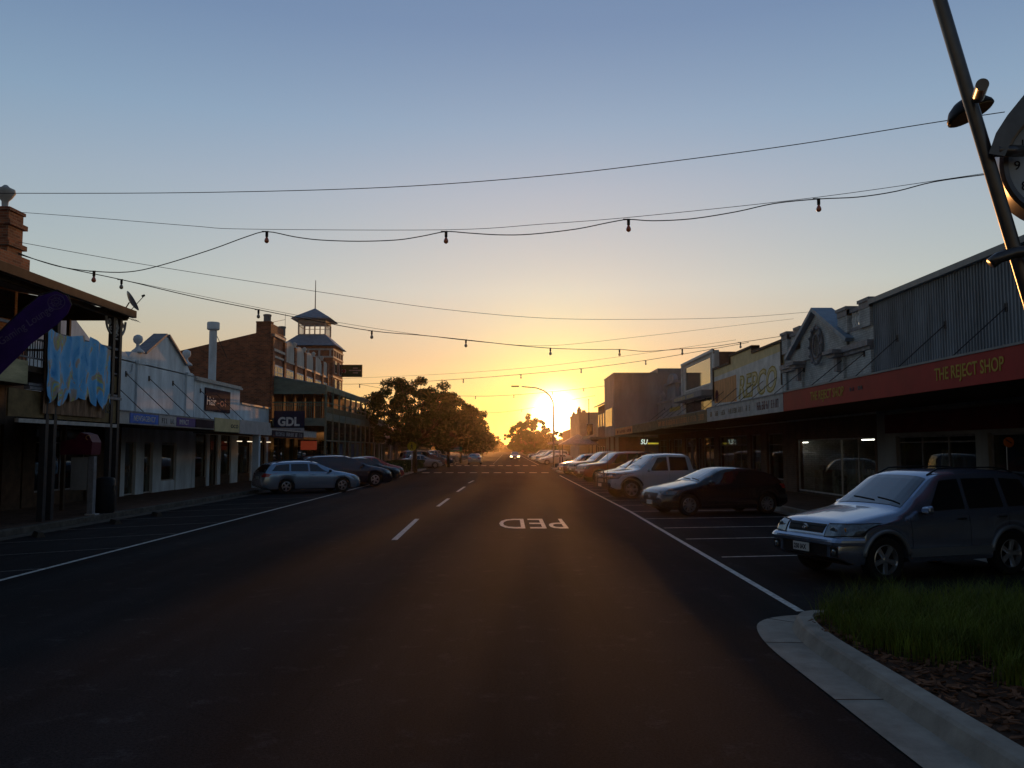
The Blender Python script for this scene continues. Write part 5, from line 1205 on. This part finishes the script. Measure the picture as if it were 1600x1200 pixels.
# kerb build-outs with hedges at the crossing
def island(x0,x1,y0,y1): struct('kerb',MB().box(x0,x1,y0,y1,0,.14),'kerb_concrete',bevel=.04)
island(KL,-7.9,64.5,72.6); island(KL,-7.9,76.5,84); island(4.3,KR,71.6,73.0+4); island(4.4,KR,82,88)
def hedge(label,x0,x1,y0,y1,h,n,seed):
    rn=random.Random(seed); t=thing('hedge',label,'hedge',((x0+x1)/2,(y0+y1)/2,.14),'clipped hedges at the pedestrian crossing')
    m=MB(); 
    for _ in range(n):
        c=Vector((rn.uniform(x0,x1),rn.uniform(y0,y1),.14+h*(rn.random()**.6)))
        if rn.random()<.5: c.z=.14+h+rn.uniform(-.06,.03)
        a=Vector((rn.gauss(0,1),rn.gauss(0,1),rn.gauss(0,1))).normalized(); b=a.cross(Vector((rn.gauss(0,1),rn.gauss(0,1),rn.gauss(0,1)))).normalized(); s_=rn.uniform(.05,.10)
        m.add([c-a*s_,c+b*s_*.6,c+a*s_,c-b*s_*.6],[(0,1,2,3)])
    m.build('foliage','hedge_leaf',t); m=MB()
    for _ in range(12): x=rn.uniform(x0+.1,x1-.1); y=rn.uniform(y0+.1,y1-.1); m.tube([(x,y,.1),(x+rn.uniform(-.1,.1),y,.14+h*.8)],.02,4)
    m.build('stems','bark',t)
hedge('long clipped hedge under the broad left tree, before the crossing',-11.2,-8.0,65,72.3,.75,16000,1)
hedge('clipped hedge beyond the crossing on the left, in front of parked cars',-10.8,-8.0,77,83.5,.8,9000,2)
hedge('low clipped hedge in the right kerb build-out before the crossing',5.0,8.6,73.2,76.8,.6,7000,3)
# ------------------------------------------------ signs and street furniture
def pole(nm,label,cat,x,y,h,r=.035): 
    t=thing(nm,label,cat,(x,y,.0)); MB().tube([(x,y,.1),(x,y,h)],r,8).build('pole','galv',t); return t
mat('sign_yellow',(.50,.48,.03),.5,.1,4); mat('sign_board_green',(.01,.16,.07),.5,.1,3)
def pedsign(lb,u,v,Y,rad):
    p=atY(u,v,Y); t=pole('crossing_sign',lb,'sign',p.x,Y+.05,p.z+rad)
    d_=MB().lathe([(rad,0),(rad,.012)],p,24,(0,-1,0)).build('disc','sign_yellow',t)
    m=MB(); y=Y-.018; k=rad/.42; P=lambda a,b:(p.x+a*k,y,p.z+b*k)
    m.tube([P(0,.20),P(0,-.02)],.05*k,6); m.tube([P(0,-.02),P(-.12,-.30)],.035*k,6); m.tube([P(0,-.02),P(.12,-.30)],.035*k,6); m.tube([P(0,.12),P(-.13,.0)],.022*k,5); m.tube([P(0,.12),P(.12,-.02)],.022*k,5); m.lathe([(.01,-.05*k),(.05*k,0),(.01,.05*k)],P(0,.29),8); m.build('walking_figure','ink',d_)
pedsign('round yellow pedestrian crossing sign beside the left hedge',643.5,697.5,71.5,.38)
pedsign('small round yellow pedestrian sign farther away on the left',683.5,699,101,.38)
p=atY(711,700,105); t=pole('direction_sign','green road direction board under the left trees','sign',p.x,105.06,p.z)
bd=MB().box(p.x-.85,p.x+.85,105-.02,105+.02,p.z-.45,p.z+.42).build('board','sign_board_green',t); m=MB()
for zz in (.18,-.02,-.22): m.box(p.x-.6,p.x+.55,104.972,104.978,p.z+zz,p.z+zz+.07)
m.build('lettering','white_paint',bd)
# street light with curved arm
hx=atY(805,603.5,98); bx_=atY(865,690,98); t=thing('street_light','curved arm street light leaning over the road in front of the sun','street light',(bx_.x,98,0))
pts=[(bx_.x,98,0),(bx_.x,98,5.6)]+[tuple(atY(u,v,98)) for u,v in ((865,642),(864,628),(859,618),(850,610.5),(838,606),(815,604))]
MB().tube(pts,.10,8,.06).build('pole','galv',t,smooth=True)
MB().box(hx.x-.45,hx.x+.45,97.85,98.15,hx.z-.08,hx.z+.07).build('lamp_head','iron',t,bevel=.05)
# traffic signal
p=atY(789,683,215); q=atY(803,684.5,215); t=thing('traffic_light','traffic signal on a mast arm hanging over the far road','traffic light',(7.5,215,0))
MB().tube([(7.5,215,0),(7.5,215,q.z+.2),tuple(q),tuple(p)],.09,6).build('mast','iron',t); MB().box(p.x-.28,p.x+.28,214.8,215.1,p.z-.75,p.z+.75).build('signal_head','black_plastic',t)
MB().lathe([(.15,0),(.15,.03)],(p.x,214.79,p.z),10,(0,-1,0)).build('lens',emit('amber_glow',(1,.6,.15),2),t)
# wheel stops
for k,(u,v) in enumerate(((60,836),(180,816),(245,804))):
    g=gp(u,v+2); t=MB(); a=R(38); 
    d_=Vector((math.cos(a+PI/2),math.sin(a+PI/2),0)); c=Vector((max(g[0],KL+.55),g[1],0)); n_=Vector((d_.y,-d_.x,0)); L_=.32
    t.add([c-d_*L_-n_*.09,c+d_*L_-n_*.09,c+d_*L_+n_*.09,c-d_*L_+n_*.09]+[c-d_*(L_-.04)-n_*.05+Vector((0,0,.11)),c+d_*(L_-.04)-n_*.05+Vector((0,0,.11)),c+d_*(L_-.04)+n_*.05+Vector((0,0,.11)),c-d_*(L_-.04)+n_*.05+Vector((0,0,.11))],[(3,2,1,0),(4,5,6,7),(0,1,5,4),(1,2,6,5),(2,3,7,6),(3,0,4,7)])
    tag(t.build('wheel_stop','dark_interior'),['dark rubber wheel stop nearest the camera by the left kerb','dark rubber wheel stop in front of the payphone','dark rubber wheel stop farthest along, before the white shop'][k],'wheel stop','wheel stops at the left kerb')
# payphone
c=Vector((-11.85,24.4,.15)); t=thing('payphone','pale grey payphone with a magenta canopy on the left kerb under the hotel','payphone',c)
MB().box(c.x,c.x+.16,c.y,c.y+.18,.15,1.80).build('pedestal','grey_trim',t,bevel=.01); MB().box(c.x-.5,c.x-.02,c.y+.02,c.y+.16,.85,1.78).build('cabinet','grey_render',t,bevel=.01)
MB().box(c.x-.03,c.x+.26,c.y-.04,c.y+.22,.15,.19).build('base_plate','pale_trim',t)
mg=mat('magenta',(.10,.006,.03),.5,.2,3); m=MB(); m.prism([(c.x-.75+.0,1.85),(c.x+.12,1.85),(c.x+.14,2.2),(c.x+.02,2.42),(c.x-.2,2.48),(c.x-.35,2.3),(c.x-.75,2.22)],'y',c.y-.1,c.y+.45); cn=m.build('canopy',mg,t)
m=MB(); cc=Vector((c.x+.02,c.y-.108,2.33)); m.tube([cc+Vector((.06*math.cos(k*PI/8),0,.06*math.sin(k*PI/8))) for k in range(13)],.012,5); m.build('emblem','sign_orange',cn)
bn_=thing('litter_bin','dark litter bin beside the payphone under the hotel verandah','bin',(-11.75,25.3,.15)); MB().lathe([(.24,0),(.27,.04),(.27,.95),(.22,1.02),(.05,1.05)],(-11.75,25.3,.15),18).build('body','black_plastic',bn_,smooth='auto'); MB().box(-11.52,-11.47,25.2,25.4,.8,.95).build('slot','dark_interior',bn_)
# posters in the hotel windows
p=thing('window_poster','dark blue poster with a bright blue foot in the hotel window','poster',(-15.05,20,0.8)); a=atX(42,790,-15.12); 
MB().box(-15.14,-15.12,18.0,19.3,.5,2.3).build('sheet',mat('poster_navy',(.03,.04,.13),.5,.4,2),p); MB().box(-15.118,-15.112,18.05,19.25,.52,.85).build('band','sign_blue',p)
# orange sign on a pole at right
p=atY(1576,691,18.2); t=thing('footpath_sign','small orange disc sign on a thin pole on the right footpath','sign',(p.x,18.2,.15)); MB().tube([(p.x-.03,18.23,.15),(p.x-.03,18.23,p.z)],.012,6).build('pole','galv',t)
og=mat('orange_paint',(.55,.13,.01),.5,.1,4); b=MB().lathe([(.11,0),(.11,.012)],p,20,(0,-1,0)).build('disc',og,t); MB().bar(p+Vector((-.07,-.018,.06)),p+Vector((.05,-.018,-.02)),.004,.025).build('arrow','ink',b)
# hanging lit sign under the right awning
a=atY(1001,694,60); b=atY(1029,686,60); t=thing('hanging_sign','lit white and yellow hanging sign under the right awning','sign',(a.x,60,a.z))
bd=MB().box(a.x-.04,b.x+.04,60.01,60.09,a.z-.06,b.z+.1).build('board','dark_timber',t)
fit('lettering','SU',(a.x,60,a.z),(1,0,0),UP,.5,.33,emit('sign_white_glow',(.75,.95,.85),.8),bd,bold=.008,shear=.2); MB().box(a.x+.5,b.x,59.995,60.005,a.z,a.z+.10).build('light_strip',emit('sign_yellow_glow',(.8,.75,.08),.4),bd)
MB().tube([(a.x+.2,60.05,b.z),(a.x+.2,60.05,3.2)],.01,4).build('hanger','iron',t)
# ------------------------------------------------ leaning clock, top right
YC=7.2; t=thing('street_clock','leaning steel street clock with round dial and half dome lamp at the top right','clock',(5.9,7.4,.14))
mt2=mat('steel_pole',(.13,.12,.12),.32,.15,6,metal=.7); P=lambda u,v,y=YC: atY(u,v,y)
MB().tube([P(1465,-12),P(1812,1150,7.2)],.056,20).build('leaning_pole',mt2,t,smooth='auto')
MB().tube([P(1528,152,7.1),P(1535,132,6.75)],.05,18).build('stub_arm',mt2,t,smooth='auto')
a_=P(1517,178,7.5); m=MB(); m.lathe([(.205,0),(.20,.03),(.16,.09),(.10,.13),(.01,.145)],a_,24,Vector((-.35,.15,.9))); m.build('lamp_dome','iron',t,smooth=True)
MB().lathe([(.01,-.012),(.19,-.01),(.19,0)],a_,24,Vector((-.35,.15,.9))).build('lamp_glass','tan_fascia',t)
m=MB(); o1=[(1545,240),(1556,208),(1574,180),(1600,148),(1640,105)]; o2=[(1660,140),(1622,172),(1598,196),(1582,216),(1570,244)]
q1=[P(u,v,7.06) for u,v in o1+o2]; q2=[P(u,v,7.2) for u,v in o1+o2]; n=len(q1)
m.add(q1+q2,[(i,i+1,n-2-i,n-1-i) for i in range(4)]+[(n+i+1,n+i,2*n-1-i,2*n-2-i) for i in range(4)]+[(i,i+n,(i+1)%n+n,(i+1)%n) for i in range(n)]); m.build('curved_brace',mt2,t)
m=MB(); pts=[P(u,v,7.0) for u,v in ((1549,411),(1560,403),(1585,395),(1620,391),(1670,392))]; m.tube(pts,.048,14); m.build('ring_arm',mt2,t,smooth=True)
MB().tube([P(1556,236,7.1),P(1600,236,7.15)],.05,10).build('bracket',mt2,t,smooth=True)
cc=P(1662,258,7.25); n_=Vector((-.28,-.96,0)).normalized()
MB().lathe([(.50,-.14),(.53,-.12),(.53,.12),(.50,.14),(.46,.13),(.46,.09)],cc,48,n_,caps=False).build('clock_case',mt2,t,smooth='auto')
fc=MB().lathe([(.46,.10),(.455,.11)],cc,48,n_).build('dial',mat('dial',(.42,.46,.50),.4,.05,3),t)
ur=Vector((0,0,1)).cross(n_).normalized(); 
if ur.x<0: ur=-ur
rn_=['XII','I','II','III','IIII','V','VI','VII','VIII','IX','X','XI']; nums=['12','1','2','3','4','5','6','7','8','9','10','11']
for k in range(12):
    an_=PI/2-k*PI/6; q=cc+n_*.114+(ur*math.cos(an_)+Vector((0,0,1))*math.sin(an_))*.37
    text('numeral',nums[k],.11,q-ur*.045-Vector((0,0,.04)),ur,(0,0,1),'ink',fc,ext=.001,bold=.001)
for an_,ln in ((.6,.22),(2.2,.32)): MB().bar(cc+n_*.118,cc+n_*.118+(ur*math.cos(an_)+Vector((0,0,1))*math.sin(an_))*ln,.02,.004).build('hand','ink',fc)
# ------------------------------------------------ overhead wires and festoon lights
def cable(label,pts,r=.010,group=None):
    m=MB(); m.tube(pts,r,5); return tag(m.build('overhead_wire','cable'),label,'wire',group)
def catm(uv,n=6):
    out=[]
    for i in range(len(uv)-1):
        p0=uv[max(i-1,0)]; p1=uv[i]; p2=uv[i+1]; p3=uv[min(i+2,len(uv)-1)]
        for k in range(n):
            t=k/n; out.append(tuple(.5*(2*p1[c]+(p2[c]-p0[c])*t+(2*p0[c]-5*p1[c]+4*p2[c]-p3[c])*t*t+(3*p1[c]-p0[c]-3*p2[c]+p3[c])*t**3) for c in (0,1)))
    return out+[uv[-1]]
def on(line,uv,n=6): return [atL(u,v,*line) for u,v in catm(uv,n)]
lA=((-15.2,21),(12.5,14.0)); cable('topmost plain overhead wire crossing the whole sky',on(lA,[(-30,301),(0,302),(300,301),(600,293),(850,275),(1050,252),(1250,225),(1450,193),(1570,175)]),.009)
l1=((-15.0,20.0),(12.5,15.0))
cable('thin support wire above the nearest string of bulbs',on(l1,[(22,331),(130,339),(300,353),(390,358),(700,359),(850,350),(1000,338),(1279,308),(1545,270)]),.006)
cable('thin wire sagging from the left chimney to the middle of the street',on(((-15.3,26.5),(12.5,42)),[(28,378),(200,409),(400,441),(560,465),(700,484),(850,497),(1000,499),(1150,496),(1270,487)]),.009)
def bulbs(line,uvs,k,sc,names,group):
    for (u,v),lb in zip(uvs,names):
        p=atL(u,v,*line); t=thing('festoon_bulb',lb,'bulb',tuple(p),group); s_=sc
        MB().lathe([(.022*s_,0),(.026*s_,-.01),(.026*s_,-.09*s_),(.018*s_,-.10*s_)],p,10).build('socket','black_plastic',t)
        MB().lathe([(.016*s_,-.10*s_),(.024*s_,-.115*s_),(.042*s_,-.155*s_),(.040*s_,-.185*s_),(.022*s_,-.205*s_),(.004,-.212*s_)],p,12).build('glass',k,t,smooth=True)
        MB().box(p.x-.09*s_,p.x+.03*s_,p.y-.012,p.y+.012,p.z-.006,p.z+.014).build('clip','black_plastic',t)
b1=[(147,424),(417,362),(697,362),(982,343),(1279,311)]
tag(MB().tube(on(l1,[(28,395),(60,407),(100,418),b1[0],(200,425),(250,415),(330,390),(385,370),b1[1],(460,370),(500,375),(560,377),(620,375),(660,369),b1[2],(730,364),(780,367),(830,366),(900,358),(950,348),b1[3],(1020,345),(1080,342),(1150,331),(1210,318),b1[4],(1340,308),(1400,299),(1460,284),(1545,272)],4),.011,5).build('light_string','cable'),'nearest drooping black cable carrying five festoon bulbs','light string','festoon light strings across the street')
on_=['first','second','third','fourth','fifth','sixth','seventh','eighth','ninth']
bulbs(l1,b1,'bulb_glass',1.2,[f'festoon bulb on the nearest string, {o} from the left' for o in on_],'bulbs on the nearest festoon string')
l2=((-12.0,21.0),(12.5,38.4)); b2=[(190,437),(404,484),(581,517),(728,531),(860,544),(968,546),(1066,545),(1157,535)]
tag(MB().tube(on(l2,[(28,397),(100,418),b2[0],(300,463),b2[1],(490,501),b2[2],(660,524),b2[3],(800,539),b2[4],(920,546),b2[5],(1010,549),b2[6],(1110,542),b2[7],(1230,524)],4),.012,5).build('light_string','cable'),'second cable of bulbs running diagonally to the sign parapet','light string','festoon light strings across the street')
bulbs(l2,b2,'bulb_clear',1.2,[f'festoon bulb on the second, diagonal string, {o} from the left' for o in on_],'bulbs on the second festoon string')
cable('thin wire just above the second string of bulbs',on(l2,[(190,437),(420,484),(530,504),(640,521),(760,535),(860,540),(1000,526),(1120,512),(1240,498)]),.006)
l3=((-14,62),(12.5,45.6)); b3=[(562,600),(643,597),(724,592),(814,585),(908,576),(1009,563),(1115,545)]
tag(MB().tube(on(l3,[(525,600)]+b3+[(1170,535)],4),.014,5).build('light_string','cable'),'third string of bulbs passing above the sun glow','light string','festoon light strings across the street')
bulbs(l3,b3,'bulb_clear',1.25,[f'festoon bulb on the third string above the sun, {o} from the left' for o in on_],'bulbs on the third festoon string')
cable('thin wire above the third string of bulbs',on(l3,[(525,592),(700,584),(850,572),(1000,553),(1150,531)]),.008)
l4=((-14,84),(10,78)); b4=[(743,619),(803,617),(863,612),(912,607)]
tag(MB().tube(on(l4,[(560,600),(650,615)]+b4+[(945,603)],4),.016,5).build('light_string','cable'),'fourth, faint string of bulbs crossing in front of the sun','light string','festoon light strings across the street')
bulbs(l4,b4,'bulb_clear',1.3,[f'tiny festoon bulb on the fourth string near the sun, {o} from the left' for o in on_],'bulbs on the fourth festoon string')
l5=((-14,108),(10,100)); b5=[(762,645),(815,640),(885,626)]
tag(MB().tube(on(l5,[(700,640)]+b5+[(930,618)],4),.016,5).build('light_string','cable'),'fifth and faintest string of bulbs beside the street light','light string','festoon light strings across the street')
bulbs(l5,b5,'bulb_clear',1.3,[f'tiny festoon bulb on the fifth string by the street light, {o} from the left' for o in on_],'bulbs on the fifth festoon string')
# ------------------------------------------------ haze
if HAZE>0:
    hm=bpy.data.materials.new('haze'); hm.use_nodes=True; nt=hm.node_tree
    for n in list(nt.nodes): nt.nodes.remove(n)
    o=nt.nodes.new('ShaderNodeOutputMaterial'); v=nt.nodes.new('ShaderNodeVolumePrincipled'); v.inputs['Color'].default_value=(1,.80,.58,1); v.inputs['Density'].default_value=HAZE; v.inputs['Anisotropy'].default_value=HANI
    nt.links.new(v.outputs[0],o.inputs['Volume'])
    h=MB().box(-950,950,-80,1650,-1.1,21).build('haze',hm); tag(h,'thin warm evening haze filling the street','haze',kind='stuff')
bpy.data.objects.remove(so) if False else None
scene.cycles.volume_bounces=0
